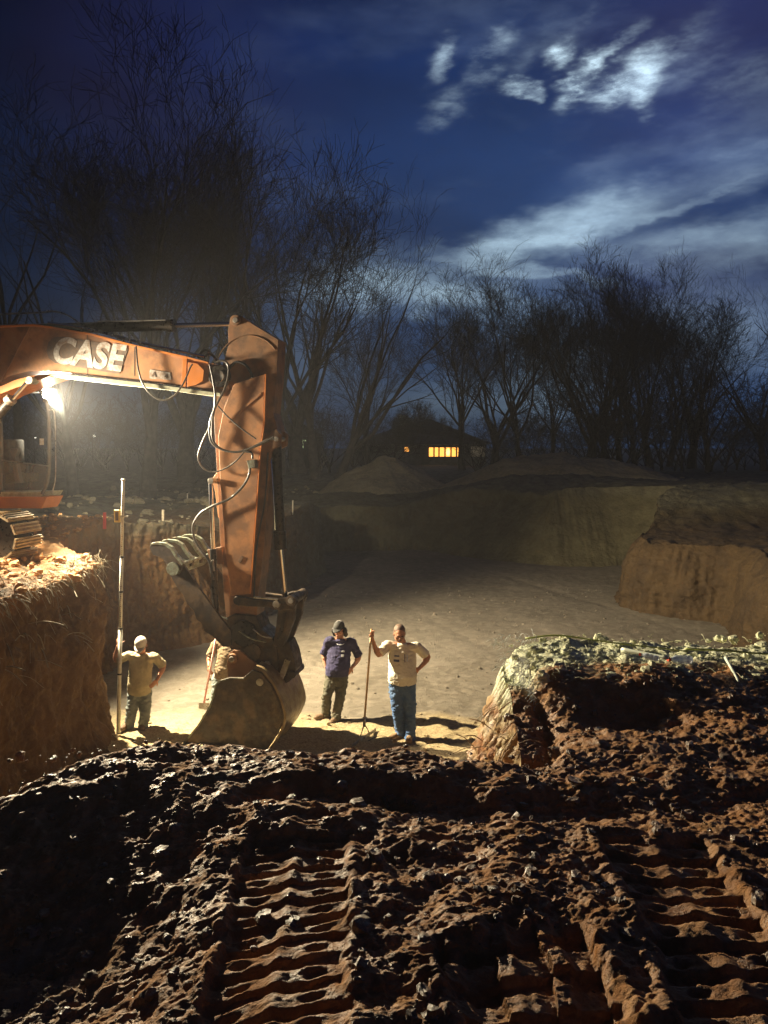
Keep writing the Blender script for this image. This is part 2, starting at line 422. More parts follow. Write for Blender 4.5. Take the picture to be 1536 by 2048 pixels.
def bank_extra(nt, g, L, noise, mp, mix, c):
    s = nt.nodes.new('ShaderNodeSeparateXYZ'); L(g.outputs['Position'], s.inputs[0])
    n = nt.nodes.new('ShaderNodeMath'); n.operation = 'MULTIPLY_ADD'; n.inputs[1].default_value = .5; L(noise(1.1), n.inputs[0]); L(s.outputs[2], n.inputs[2])
    top = mp(n.outputs[0], -.18, .12)
    # left bank by the machine: freshly dug orange clay; elsewhere dull olive topsoil
    n2 = nt.nodes.new('ShaderNodeMath'); n2.operation = 'MULTIPLY_ADD'; n2.inputs[1].default_value = 3.; L(noise(.7), n2.inputs[0]); L(s.outputs[1], n2.inputs[2])
    far = mp(n2.outputs[0], 15.2, 18.5)
    fresh = mix(mp(noise(3), .4, .62), (.22, .10, .030), (.19, .12, .055))
    dull = mix(mp(noise(2), .4, .6), (.15, .135, .085), (.085, .075, .048))
    c = mix(mp(s.outputs[0], 5.5, 6.5), c, mix(mp(noise(1.2), .4, .6), (.066, .040, .017), (.040, .024, .011)))  # right side's soil darkened in colour to offset the lamp light on it
    fw = mp(s.outputs[1], 23.0, 27.0)
    wallc = mix(fw, c, mix(mp(noise(1.4), .4, .62), (.13, .112, .060), (.085, .072, .038)))
    return mix(top, wallc, mix(far, fresh, dull))
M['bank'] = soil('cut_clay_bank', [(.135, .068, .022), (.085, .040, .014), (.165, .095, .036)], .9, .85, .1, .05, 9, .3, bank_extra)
def floor_extra(nt, g, L, noise, mp, mix, c):
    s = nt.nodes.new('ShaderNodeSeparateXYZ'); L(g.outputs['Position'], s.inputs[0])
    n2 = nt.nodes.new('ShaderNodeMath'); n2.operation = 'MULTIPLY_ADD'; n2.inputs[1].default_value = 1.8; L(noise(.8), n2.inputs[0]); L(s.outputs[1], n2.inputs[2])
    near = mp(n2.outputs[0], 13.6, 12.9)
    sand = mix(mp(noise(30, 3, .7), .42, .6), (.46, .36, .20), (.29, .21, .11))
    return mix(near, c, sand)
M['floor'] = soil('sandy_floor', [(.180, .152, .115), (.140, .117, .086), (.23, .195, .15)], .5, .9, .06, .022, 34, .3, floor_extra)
M['heap'] = soil('spoil', [(.28, .235, .14), (.20, .165, .095), (.33, .27, .16)], .9, .95, .03, .05, 5, .2)
M['clod'] = soil('clod_mud', [(.12, .062, .028), (.08, .044, .022), (.19, .11, .055)], 5, .5, .25, .006, 60, .55)
M['clod_pale'] = soil('clod_dry', [(.52, .53, .35), (.34, .33, .20), (.60, .60, .42)], 5, .85, .1, .006, 60, .3)
M['clod_orange'] = soil('clod_clay', [(.42, .21, .07), (.30, .15, .055), (.40, .28, .14)], 5, .85, .1, .006, 60, .3)

# ------------------------------------------------------------------ terrain
NEAR = [(-6.0, 2.6), (-4.3, 3.0), (-3.0, 3.35), (-2.35, 3.55), (-1.95, 3.72), (-1.65, 4.0), (-1.3, 4.18), (-.8, 4.26), (-.2, 4.2), (.3, 4.14), (.60, 4.10),
        (.86, 4.10), (.97, 4.35), (1.0, 4.8), (.98, 5.3), (.93, 5.85), (1.02, 6.08), (1.35, 6.16), (2.1, 6.1), (3.0, 5.95), (4.0, 6.1), (6, 6.3), (8.6, 6.6)]
FARP = [(8.6, 6.6), (8.5, 9), (8.3, 12.2), (7.75, 15.0), (7.9, 16.4), (8.55, 18.2), (8.6, 19.4), (8.2, 19.6), (7.5, 20.2), (6.9, 21.0), (6.85, 21.8), (7.4, 23.0),
        (8.6, 24.5), (9.6, 27.2), (9.4, 29.2), (7.6, 29.3), (5.9, 29.6), (4.0, 31.4), (1.9, 33.4), (-.4, 33.0), (-2.6, 32.6), (-2.75, 30.0), (-2.35, 27.5),
        (-3.0, 23.0), (-3.45, 19.8), (-3.95, 17.9), (-4.6, 17.0), (-5.4, 16.2), (-5.8, 14.2), (-5.4, 12.7), (-4.65, 12.1), (-4.34, 11.5), (-4.36, 10), (-4.4, 8), (-4.5, 3.0)]
def resample(pts, n, dens=None):
    P = np.array([tuple(p)[:2] for p in spline([Vector((a, b, 0)) for a, b in pts], 10)])
    seg = np.linalg.norm(np.diff(P, axis=0), axis=1)
    w = seg * (1 if dens is None else np.array([dens(*p) for p in (P[1:] + P[:-1]) / 2]))
    c = np.concatenate([[0], np.cumsum(w)]); t = np.linspace(0, c[-1], n)
    return np.stack([np.interp(t, c, P[:, 0]), np.interp(t, c, P[:, 1])], 1)
def gauss(x, y, cx, cy, sx, sy=None):
    sy = sy or sx; return np.exp(-((x - cx) / sx) ** 2 - ((y - cy) / sy) ** 2)
def track(x, y, cx, w, y0, y1, pitch, ang, depth, hole=True):
    """imprint of a crawler track: cross bars pressed into the mud"""
    ca, sa = math.cos(R(ang)), math.sin(R(ang))
    u = (x - cx) * ca + (y - (y0 + y1) / 2) * sa; v = -(x - cx) * sa + (y - (y0 + y1) / 2) * ca
    L = (y1 - y0) / 2
    wob = .45 * perlin(x * 3.1, y * 3.1) + .2 * perlin(x * 11, y * 11)
    inside = sstep(w / 2 + .02, w / 2 - .02, np.abs(u + wob * .08)) * sstep(L + .06, L - .06, np.abs(v + wob * .3))
    ph = (v / pitch + .10 * perlin(x * 6, y * 6) + .05 * perlin(x * 23, y * 23)) % 1.0
    depth = depth * np.clip(.75 + .9 * perlin(x * 4.3 + 2, y * 4.3), .15, 1.3)
    bar = sstep(.06, .10, ph) * sstep(.55, .50, ph)
    z = -depth * bar * inside - .010 * inside
    if hole:
        q = (np.abs(u) - w * .30) / .035; r = (np.abs(ph - .80)) / .13
        z -= .03 * np.exp(-(q * q + r * r) * 1.4) * inside
    # central ridge and side berm
    z += .018 * np.exp(-((u) / .03) ** 2) * inside
    z += .011 * np.exp(-((np.abs(u) - w / 2 - .03) / .025) ** 2) * sstep(L + .1, L - .1, np.abs(v)) * (1 + wob)
    return z, inside
def h_near(x, y):
    z = .05 * fbm(x * .9 + 4, y * .9, o=3)
    # churned mud
    t1, i1 = track(x, y, -.35, .42, 1.7, 3.22, .112, 1.5, .030)
    t2, i2 = track(x, y, 1.10, .44, 1.6, 3.15, .140, -2, .040)
    t3, i3 = track(x, y, .47, .50, 1.6, 2.46, .16, 7, .040, False)
    u3 = sstep(.25, .5, ((x - .2) / .16 + .2 * perlin(x * 5, y * 5)) % 1.0)
    t3 = t3 - .026 * i3 * u3
    flat = np.clip(i1 + i2 + i3, 0, 1)
    churn = (1 - .80 * flat)
    d, h = worley(x * 7.5 + .6 * perlin(x * 5, y * 5), y * 7.5 + .6 * perlin(x * 5 + 9, y * 5))
    lump = np.clip(1 - d * 1.15, 0, 1) * (.05 + .95 * h ** 2)
    msk = sstep(-.15, .35, perlin(x * 1.4 + 3, y * 1.4 + 5))
    z += churn * (.030 * lump * (.45 + .55 * msk))
    d2, h2 = worley(x * 19 + .5 * perlin(x * 14, y * 14), y * 19 + 3)
    z += churn * .014 * np.clip(1 - d2 * 1.1, 0, 1) * h2
    rg = 0
    for i_, (fq, am) in enumerate(((4.2, 1), (9.3, .6), (19.5, .36), (41, .2))): rg = rg + am * (.5 - np.abs(perlin(x * fq + 9 * i_, y * fq * 1.25 + 4 * i_)))
    z += (.30 + .70 * churn) * (.027 * rg + .018 * fbm(x * 4.5, y * 4.5, o=4, g=.55) + .006 * fbm(x * 40, y * 40, o=2))
    # deep hollows and ridges
    z -= .09 * gauss(x, y, .62, 3.42, .50, .16) + .10 * gauss(x, y, -.15, 3.55, .5, .10)
    z -= .055 * sstep(3.5, 4.0, y) * sstep(1.05, .8, x)
    z += .03 * gauss(x, y, -.6, 3.80, .8, .2)
    z += .120 * gauss(x, y, -1.15, 4.05, .62, .35) + .035 * gauss(x, y, .1, 4.1, .5, .3) - .33 * sstep(3.8, 2.4, y) * sstep(-.25, -1.45, x - .25 * (2.6 - y)) - .05 * gauss(x, y, -1.0, 3.1, .6, .35)
    z -= .15 * gauss(x, y, 1.48, 4.62, .34, .24) + .10 * gauss(x, y, 2.2, 3.5, .5, .12)
    z += .07 * gauss(x, y, 1.1, 5.1, .25, .18) + .10 * sstep(4.3, 5.2, y) * sstep(.6, 1.4, x)
    z += .05 * gauss(x, y, 2.3, 4.3, .6, .2)
    z += t1 + t2 + t3
    z -= .25 * sstep(-1.7, -2.8, x) 
    return z - .01
def h_far(x, y):
    z = .10 * fbm(x * .35, y * .35, o=3) + .06 * fbm(x * 1.6, y * 1.6, o=4, g=.55)
    z -= .85 * sstep(23, 31, y) * sstep(7, 0, x) * sstep(44, 37, y)
    z -= .92 * sstep(5.5, 7, x) * sstep(27, 23, y) * sstep(40, 12, x)
    z -= .20 * gauss(x, y, -4.5, 10.5, 1.0, 3.0) + .40 * sstep(16, 19, y) * sstep(-1, -3, x) * sstep(26, 23, y) * sstep(-9, -7, x)
    z += .16 * gauss(x, y, -6.3, 12.4, 1.2, .7) + .20 * gauss(x, y, -6.2, 15.4, 2.2, .9)
    z += .45 * gauss(x, y, 7.0, 36, 5.5, 2.6) - .35 * gauss(x, y, 5.5, 31.5, 3.5, 2.2) + .35 * gauss(x, y, 14, 27, 5, 4)
    z += .35 * gauss(x, y, -3.5, 36, 4, 1.2) + .25 * gauss(x, y, -9, 27, 4, 1.5) + .2 * gauss(x, y, -12, 20, 3, 1)
    z += .05 * np.clip(1 - worley(x * 2.1, y * 2.1)[0] * 1.2, 0, 1) * sstep(60, 30, y)
    z += .06 * np.clip(1 - worley(x * 5, y * 5)[0] * 1.2, 0, 1) * sstep(20, 16, np.hypot(x + 5, y - 13) + 12)
    return z
def grid_faces(nr, nc):
    a = np.arange(nr * nc).reshape(nr, nc)
    return np.stack([a[:-1, :-1], a[:-1, 1:], a[1:, 1:], a[1:, :-1]], -1).reshape(-1, 4)
# --- near ground, its lip and the face that drops into the pit, one sheet
def build_near():
    dens = lambda x, y: 1.0 if -2.7 < x < 3.7 else .12
    P = resample(NEAR, 860, dens)
    Qx = np.interp(P[:, 0] + .15 * (P[:, 1] - 4.2), [-6, -2.6, 3.6, 9.0], [-5.0, -1.75, 1.95, 6.5])
    nback = 12; rows = []
    for yb in np.linspace(-6, 1.5, nback)[:-1]:
        k = 1 + 2.0 * (1.5 - yb) / 7.5
        X = Qx * k; Y = np.full_like(X, yb); rows.append(np.stack([X, Y, np.zeros_like(X)], 1))
    n0 = 640
    inv0, inv1 = 1 / 1.5, 1 / P[:, 1]
    for t in np.linspace(0, 1, n0):
        tt = t
        Y = .55 / (inv0 + (inv1 - inv0) * tt) + .45 * (1.5 + (P[:, 1] - 1.5) * tt)
        lam = (Y - 1.5) / (P[:, 1] - 1.5)
        X = Qx + (P[:, 0] - Qx) * lam
        rows.append(np.stack([X, Y, np.zeros_like(X)], 1))
    G = np.array(rows)
    X, Y = G[..., 0], G[..., 1]
    Z = h_near(X, Y)
    # round the lip: distance to the edge path
    Ps = P[::6]; dmin = np.full(X.shape, 9.0)
    near_rows = slice(nback + 200, None)
    sub = np.stack([X[near_rows], Y[near_rows]], -1)
    dm = np.full(sub.shape[:2], 81.0)
    for p in Ps: dm = np.minimum(dm, (sub[..., 0] - p[0]) ** 2 + (sub[..., 1] - p[1]) ** 2)
    dmin[near_rows] = np.sqrt(dm)
    Z -= .16 * np.exp(-(dmin / .07) ** 1.2)
    G[..., 2] = Z
    # face
    T = np.gradient(P, axis=0); T /= np.linalg.norm(T, axis=1)[:, None]
    N = np.stack([-T[:, 1], T[:, 0]], 1)          # left of travel = into the pit
    k = np.ones(31) / 31; N = np.stack([np.convolve(np.pad(N[:, i], 15, 'edge'), k, 'valid') for i in (0, 1)], 1)
    top = G[-1, :, 2]; walls = []
    for t in np.linspace(0, 1, 71)[1:]:
        z = top + (FZ - .1 - top) * t
        side = sstep(4.12, 4.45, P[:, 1]) * sstep(1.5, 1.1, P[:, 0])
        dep = .30 * t + .10 * t ** .5 + side * .22 * (1 - math.exp(-t * 2.6))
        x0, y0 = P[:, 0], P[:, 1]
        dsp = .13 * fbm(x0 * 1.7, y0 * 1.7, z * 1.3, o=5, g=.6) + .05 * fbm(x0 * 9, y0 * 9, z * 3, o=3)
        dsp = dsp * (1 - .75 * side) + side * (.045 * fbm(x0 * 6, y0 * 6, z * 9, o=5, g=.65) + .06 * np.clip(.7 - worley(y0 * 12, z * 12 + x0 * 3)[0], 0, 1))
        dsp = dsp * min(1, t * 8)
        walls.append(np.stack([x0 + N[:, 0] * (dep + dsp), y0 + N[:, 1] * (dep + dsp), z], 1))
    A = np.concatenate([G, np.array(walls)], 0)
    o = link_mesh('mud_ground', A.reshape(-1, 3), grid_faces(A.shape[0], A.shape[1]), M['mud'])
    tag(o, kind='structure'); return o
build_near()
def build_far():
    dens = lambda x, y: (3.2 if x < -3.4 and 6.5 < y < 18 else (1.6 if y > 14 else .35))
    P = resample(FARP, 1500, dens)
    C = np.array([1.8, 17.0]); O = P - C; O /= np.linalg.norm(O, axis=1)[:, None]
    T = np.gradient(P, axis=0); T /= np.linalg.norm(T, axis=1)[:, None]
    NO = -np.stack([-T[:, 1], T[:, 0]], 1)           # away from the pit
    k = np.ones(25) / 25; NO = np.stack([np.convolve(np.pad(NO[:, i], 12, 'edge'), k, 'valid') for i in (0, 1)], 1)
    rows = []
    topz = h_far(P[:, 0], P[:, 1])
    al = np.concatenate([[0], np.cumsum(np.linalg.norm(np.diff(P, axis=0), axis=1))])
    nw = 90
    for t in np.linspace(0, 1, nw):
        z = (FZ - .15) + (topz - FZ + .15) * t
        x0, y0 = P[:, 0], P[:, 1]
        lean = -.14 * (1 - t) ** 1.6
        dsp = .17 * fbm(x0 * .9, y0 * .9, z * .7, o=4, g=.5) + .07 * perlin(x0 * 6, y0 * 6, z * .8) + .03 * fbm(x0 * 14, y0 * 14, z * 9, o=2)
        q_ = (al / .26 + .5 * perlin(al * .9, z * .5) + .12 * perlin(al * 6, z * 2)) % 1.0
        gm = sstep(-.1, .25, perlin(al * .45 + 3, z * .6))
        dsp += gm * .055 * np.minimum(1, np.abs(q_ - .5) * 3.2) - .03 * gm
        st = perlin(z * 5 + .3 * perlin(al * .4, z), al * .15); dsp += .035 * np.abs(st) + .05 * np.clip(.55 - worley(al * 3.1, z * 3.1)[0], 0, 1) + .02 * fbm(al * 9, z * 9, o=3)
        dsp *= (.35 + .65 * min(1, (1 - t) * 6 + .2))
        # extra toe of loose dirt
        toe = -.45 * max(0, 1 - t * 5) ** 2 * (.5 + .5 * perlin(x0 * .8, y0 * .8 + 5))
        bk_ = sstep(25.5, 29, P[:, 1]) * sstep(.5, 3.5, P[:, 0]); lean = lean + bk_ * (2.6 * t ** 1.1 - .5); dsp = dsp * (1 - .45 * bk_)
        rb_ = sstep(5.8, 6.6, P[:, 0]) * sstep(25, 22, P[:, 1]); lean = lean + rb_ * .45 * t ** 5
        rows.append(np.stack([x0 + NO[:, 0] * (lean + dsp + toe), y0 + NO[:, 1] * (lean + dsp + toe), z], 1))
    last = rows[-1]
    ds = np.concatenate([np.linspace(.02, 1.0, 36), np.geomspace(1.05, 12, 90), np.geomspace(12.6, 1400, 70)])
    for d in ds:
        w = sstep(0, 6, d)
        dirn = NO * (1 - w) * .0 + O
        x = last[:, 0] + dirn[:, 0] * d; y = last[:, 1] + dirn[:, 1] * d
        z = h_far(x, y) * (1 if d < 200 else 0) - .05 * math.exp(-d / .05)
        rows.append(np.stack([x, y, z], 1))
    A = np.array(rows)
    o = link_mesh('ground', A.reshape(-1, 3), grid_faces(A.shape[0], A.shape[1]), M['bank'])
    tag(o, kind='structure')
build_far()
FR = random.Random(5); FOOT = []
for _ in range(210):
    fy = FR.uniform(10.2, 20); fx = FR.uniform(-.35, .42) * fy
    if fx > -3.6: FOOT.append((fx, fy, FR.uniform(0, 3.14), FR.uniform(.012, .03)))
def h_floor(x, y):
    z = .03 * fbm(x * .5, y * .5, o=3) + .009 * fbm(x * 2.5, y * 2.5, o=3) * (1 + 3 * sstep(13.2, 12, y)) + .008 * fbm(x * 8, y * 8, o=3)
    d, h = worley(x * 6, y * 6); z += .018 * np.clip(.8 - d * 1.6, 0, 1) * (h > .6)
    for fx, fy, fa, fd in FOOT:
        if np.size(x) < 9 and (abs(float(np.ravel(x)[0]) - fx) > .6 or abs(float(np.ravel(y)[0]) - fy) > .6): continue
        ca, sa = math.cos(fa), math.sin(fa); u = (x - fx) * ca + (y - fy) * sa; v = -(x - fx) * sa + (y - fy) * ca
        q = (u / .16) ** 2 + (v / .065) ** 2; z = z - fd * np.exp(-q * q) + fd * .5 * np.exp(-((np.sqrt(q) - 1.5) / .3) ** 2)
    z = z + .006 * fbm(x * 13, y * 13, o=2) + .012 * np.abs(perlin(x * 5, y * 5))
    z -= .02 * np.exp(-((np.sin(x * .55 + .22 * y + 1.3)) / .10) ** 2) * sstep(13, 16, y)
    return z
def build_floor():
    ys = np.concatenate([np.linspace(3.2, 9, 60), np.geomspace(9.05, 16, 330), np.geomspace(16.05, 35, 150)])
    xs = np.linspace(-1, 1, 360)
    Y, U = np.meshgrid(ys, xs, indexing='ij')
    half = np.clip(.60 * Y + 2.0, 5, 14); X = U * half
    X = np.clip(X, -6.6, 10.5)
    X = np.where(X <= -6.6, -6.6 + U * .0 , X)
    Z = FZ + h_floor(X, Y)
    A = np.stack([X, Y, Z], -1)
    o = link_mesh('pit_floor', A.reshape(-1, 3), grid_faces(*X.shape), M['floor']); tag(o, kind='structure')
build_floor()
def fz(x, y): return FZ + float(h_floor(np.array([x]), np.array([y]))[0])
def hf(x, y): return float(h_far(np.array([float(x)]), np.array([float(y)]))[0])
def hn(x, y): return float(h_near(np.array([float(x)]), np.array([float(y)]))[0])

# --- spoil heaps beyond the pit
def heap(name, cx, cy, rx, ry, h, label, seed, peak=1.0):
    n = 90; th = np.linspace(0, 2 * np.pi, 120, endpoint=False); rr = np.linspace(0, 1, n)
    Rr, T = np.meshgrid(rr, th, indexing='ij')
    wob = 1 + .14 * perlin(np.cos(T) * 1.5 + seed, np.sin(T) * 1.5) + .05 * perlin(np.cos(T) * 6 + seed, np.sin(T) * 6)
    X = cx + Rr * rx * np.cos(T) * wob; Y = cy + Rr * ry * np.sin(T) * wob
    Z = h * (1 - Rr ** peak) ** 1.05 * (1 + .10 * perlin(X * .6 + seed, Y * .6)) + .10 * fbm(X * 1.3, Y * 1.3, o=4) * (1 - Rr * .4)
    Z = Z + h_far(X, Y) - .08 - .25 * Rr ** 6
    a = np.arange(n * 120).reshape(n, 120); b = np.roll(a, -1, axis=1)
    Fc = np.stack([a[:-1], b[:-1], b[1:], a[1:]], -1).reshape(-1, 4)
    o = link_mesh(name, np.stack([X, Y, Z], -1).reshape(-1, 3), Fc, M['heap'])
    tag(o, label, 'dirt pile'); return o
p = at(768, 900, 38); heap('dirt_pile', p.x, 39, 3.6, 3.5, 2.0, 'pointed cone of excavated dirt in front of the house', 3, 1.1)
p = at(1130, 930, 37); heap('dirt_pile', p.x, 38, 6.8, 3.4, 1.15, 'long low mound of excavated dirt right of the lit house, behind the pit', 8, 1.4)

# --- loose clods (uncountable)
def clods(name, spots, m, label):
    """spots: list of (x,y,z,r)"""
    base = MB().ell((0, 0, 0), 1, 1, 1, None, 8, 6); bv = np.array(base.v); tri = []
    for f in base.f: tri.append(f if len(f) == 4 else (f[0], f[1], f[2], f[2]))
    V = []; Fs = []; n = len(bv)
    for i, (x, y, z, r) in enumerate(spots):
        s = np.array([random.uniform(.7, 1.3), random.uniform(.7, 1.3), random.uniform(.5, .95)]) * r
        q = np.sign(bv) * np.abs(bv) ** .8 * (1 + .55 * perlin(bv[:, 0] * 1.6 + i * 3.7, bv[:, 1] * 1.6, bv[:, 2] * 1.6))[:, None] * s
        a = random.uniform(0, 6.28); c_, s_ = math.cos(a), math.sin(a)
        q = np.stack([q[:, 0] * c_ - q[:, 1] * s_, q[:, 0] * s_ + q[:, 1] * c_, q[:, 2]], 1) + (x, y, z)
        V.append(q); Fs += [tuple(i * n + j for j in f) for f in base.f]
    o = link_mesh(name, np.concatenate(V), Fs, m, None, False)
    return tag(o, label, 'dirt clods', kind='stuff')
sp = []
while len(sp) < 1300:
    y = random.uniform(2.0, 5.0); x = random.uniform(-.55, .62) * y
    if y > 4.05 and x < .75: continue
    if (abs(x + .37) < .25 and y < 3.3) or (abs(x - 1.1) < .25 and y < 3.1) or (abs(x - .47) < .27 and y < 2.5): 
        if random.random() < .93: continue
    r = .004 + .030 * random.random() ** 6; sp.append((x, y, hn(x, y) + r * .15, r))
clods('mud_clods', sp, M['clod'], 'wet brown mud clods strewn over the churned foreground')
sp = []
while len(sp) < 520:
    y = random.uniform(5.0, 6.12); x = random.uniform(.95, 4.2)
    r = .005 + .040 * random.random() ** 5; sp.append((x, y, hn(x, y) - r * .05, r))
clods('dry_clods', sp, M['clod_pale'], 'pale dry rubble covering the top of the right ledge')
sp = []
while len(sp) < 1300:
    x = random.uniform(-9, -4.3); y = random.uniform(9, 16.5)
    if x > -5.8 and y > 11.9: continue
    r = .015 + .07 * random.random() ** 4; sp.append((x, y, hf(x, y) + r * .2, r))
clods('clay_clods', sp, M['clod_orange'], 'orange clay crumbs heaped on the bank beside the excavator')
sp = []
while len(sp) < 700:
    x = random.uniform(-14, 16); y = random.uniform(17, 40)
    if -5.5 < x < 10 and y < 37 or x > 5 and y < 38: continue
    r = .04 + .18 * random.random() ** 4; sp.append((x, y, hf(x, y) + r * .2, r))
clods('field_clods', sp, M['heap'], 'scattered lumps of earth on the ground beyond the pit')
sp = []
while len(sp) < 1100:
    y = random.uniform(9.5, 24) ; x = random.uniform(-.45, .5) * y
    if x < -3.8 or x > 7: continue
    r = .008 + .03 * random.random() ** 4; sp.append((x, y, fz(x, y) + r * .2, r))
clods('floor_crumbs', sp, M['floor'], 'small crumbs of earth scattered over the sandy pit floor')

# --- roots, straw
def fibres(name, gen, n, m, label, r=.003, cat='roots'):
    mb = MB()
    for i in range(n):
        pts = gen(i); mb.tube(spline(pts, 3), r * random.uniform(.6, 1.5), 4, False)
    return tag(mb.build(name, m, None, True), label, cat, kind='stuff')
def g_left(i):
    y = random.uniform(8.2, 11.9); x = -4.4 + random.uniform(-.35, .10)
    z = hf(x - .2, y) + random.uniform(-.05, .06); a = random.uniform(-.5, .5)
    L = random.uniform(.05, .28)
    p = Vector((x, y, z)); d = Vector((random.uniform(-.1, 1), random.uniform(-.8, .8), random.uniform(-.5, .35))).normalized()
    return [p, p + d * L * .5, p + d * L + Vector((0, 0, -L * random.uniform(.1, .7)))]
fibres('bank_roots', g_left, 520, M['root'], 'fringe of pale torn roots hanging over the edge of the left bank', .0030)
def g_ledge(i):
    t = random.random(); y = 4.9 + 1.2 * t; x = .99 - .06 * t + random.uniform(-.06, .30) * (t > .5)
    z = hn(x + .12, y) + random.uniform(-.30 if t < .9 else -.02, .05)
    L = random.uniform(.015, .075); p = Vector((x, y, z))
    d = Vector((random.uniform(-1, .4), random.uniform(-.6, .6), random.uniform(-.7, .5))).normalized()
    return [p, p + d * L * .5, p + d * L + Vector((0, 0, -L * .3))]
M['fibre'] = mat('silver_fibre', (.42, .46, .46), .6, c2=(.3, .3, .26), ns=8)
fibres('ledge_roots', g_ledge, 700, M['fibre'], 'silvery mat of fine root fibres capping the corner of the ledge', .0016)
def g_face(i):
    y = random.uniform(4.4, 5.6); z = random.uniform(-.6, -.05); x = .97 + .50 * z
    L = random.uniform(.08, .25); p = Vector((x, y, z)); d = Vector((random.uniform(-1, -.2), random.uniform(-1, .1), random.uniform(-.9, .4))).normalized()
    return [p, p + d * L * .5 + Vector((0, 0, .02)), p + d * L]
fibres('face_roots', g_face, 26, M['stick'], 'thin brown roots poking out of the cut face of the ledge', .0032)

def g_straw(i):
    y = random.uniform(4.95, 6.1); x = random.uniform(.98, 4.0); z = hn(x, y); a = random.uniform(0, 6.28); L = random.uniform(.02, .10)
    p = Vector((x, y, z)); d = Vector((math.cos(a), math.sin(a), random.uniform(-.1, .6))).normalized()
    return [p, p + d * L * .5 + Vector((0, 0, .008)), p + d * L]
fibres('ledge_straw', g_straw, 420, mat('dry_straw', (.42, .42, .26), .7, c2=(.26, .24, .14), ns=6), 'dry straw and torn grass strewn over the top of the right ledge', .0022, 'straw')
def g_wall(i):
    y = random.uniform(7.5, 11.6); z = random.uniform(-1.1, -.15); x = -4.36 + .05; L = random.uniform(.08, .45)
    p = Vector((x - .05, y, z)); d = Vector((random.uniform(.1, .8), random.uniform(-1, 1), random.uniform(-.7, .3))).normalized()
    return [p, p + d * L * .5 + Vector((0, 0, .02)), p + d * L + Vector((0, 0, -.05))]
fibres('wall_roots', g_wall, 60, M['root'], 'pale roots sticking out of the upper cut face of the left bank', .0055)

# ------------------------------------------------------------------ trees
def make_tree(seed, H, spread=.5, forks=7, trunk_frac=.28, lean=0.0, r0=.24, dens=1.0):
    rd = random.Random(seed); big = []; fine = []
    def grow(p, d, r, L, lev):
        n = (6, 5, 4, 3, 2, 2)[lev]; pts = [p]; dirs = [d]; rad = [r]; q = p.copy()
        for i in range(n):
            w = (.06, .13, .17, .22, .28, .3)[lev]
            d = (d + Vector((rd.gauss(0, w), rd.gauss(0, w), rd.gauss(0, w * .6) + .05 * (lev > 0)))).normalized()
            nq = q + d * (L / n); nr = r * (1 - (.55 if lev == 0 else .75) * (i + 1) / n)
            nr = max(nr, .006)
            (big if lev < 2 else fine).append((q.copy(), nq.copy(), rad[-1], nr))
            q = nq; pts.append(q.copy()); dirs.append(d.copy()); rad.append(nr)
        if lev >= 5: return
        kids = (forks, 6, 6, 5, 4)[lev]; kids = max(2, int(kids * dens * rd.uniform(.8, 1.2))) if lev else forks
        for c in range(kids):
            t = (rd.uniform(.55, 1.0) if lev == 0 else rd.uniform(.22, 1.0)); 
            if c == 0: t = 1.0
            f = t * n; i = min(n - 1, int(f)); pp = pts[i].lerp(pts[i + 1], f - i); dd = dirs[i + 1]
            ax = dd.orthogonal().normalized(); ax.rotate(Matrix.Rotation(rd.uniform(0, 6.283), 3, dd))
            ang = rd.gauss(spread * (.85, .8, .9, 1.1, 1.2)[lev], .12)
            if c == 0: ang *= .35
            nd = dd.copy(); nd.rotate(Matrix.Rotation(ang, 3, ax)); nd.z += .12; nd.normalize()
            LL = {0: H * .50, 1: H * .26, 2: H * .15, 3: H * .085, 4: H * .045}[lev] * rd.uniform(.7, 1.15) * (1.1 - .25 * t if lev else 1)
            rr = (rad[i] * (1 - f + i) + rad[i + 1] * (f - i)) * (.62, .60, .60, .6, .6)[lev]
            grow(pp, nd, max(rr, .008), LL, lev + 1)
    d0 = Vector((lean, 0, 1)).normalized()
    grow(Vector((0, 0, -.3)), d0, r0, H * trunk_frac + .3, 0)
    def mesh(segs, n):
        S = np.array([[*a, *b, c, e] for a, b, c, e in segs]); p0, p1, ra, rb = S[:, :3], S[:, 3:6], S[:, 6], S[:, 7]
        d = p1 - p0; d /= np.linalg.norm(d, axis=1)[:, None] + 1e-9
        ref = np.where(np.abs(d[:, 2:3]) > .9, np.array([[1., 0, 0]]), np.array([[0, 0, 1.]]))
        u = np.cross(d, ref); u /= np.linalg.norm(u, axis=1)[:, None]; v = np.cross(d, u)
        V = []
        for p, r in ((p0, ra), (p1 + d * .01, rb)):
            for j in range(n):
                a = 2 * math.pi * j / n; V.append(p + (u * math.cos(a) + v * math.sin(a)) * r[:, None])
        V = np.stack(V, 1); m = len(segs); b = np.arange(m)[:, None] * (2 * n)
        Fs = np.concatenate([b + np.array([[j, (j + 1) % n, n + (j + 1) % n, n + j]]) for j in range(n)], 0)
        return V.reshape(-1, 3), Fs
    me = []
    for nm, sg, n in (('trunk', big, 7), ('crown', fine, 3)):
        V, Fs = mesh(sg, n); o = link_mesh(nm, V, Fs, M['bark'], None, nm == 'trunk'); me.append(o.data); bpy.data.objects.remove(o)
    return me, len(fine)
PROTO = []
for i, a in enumerate([(21, 17, .48, 6, .25, .05, .34, .56), (22, 18, .38, 6, .30, -.04, .32, .56), (23, 16, .55, 6, .22, .08, .32, .60),
                       (24, 13, .55, 7, .24, 0, .30, 1.05), (25, 12, .62, 8, .20, -.06, .36, 1.05), (26, 13, .48, 7, .28, .04, .26, 1.0)]):
    PROTO.append((make_tree(*a)[0], a[1]))
PROTO_S = []
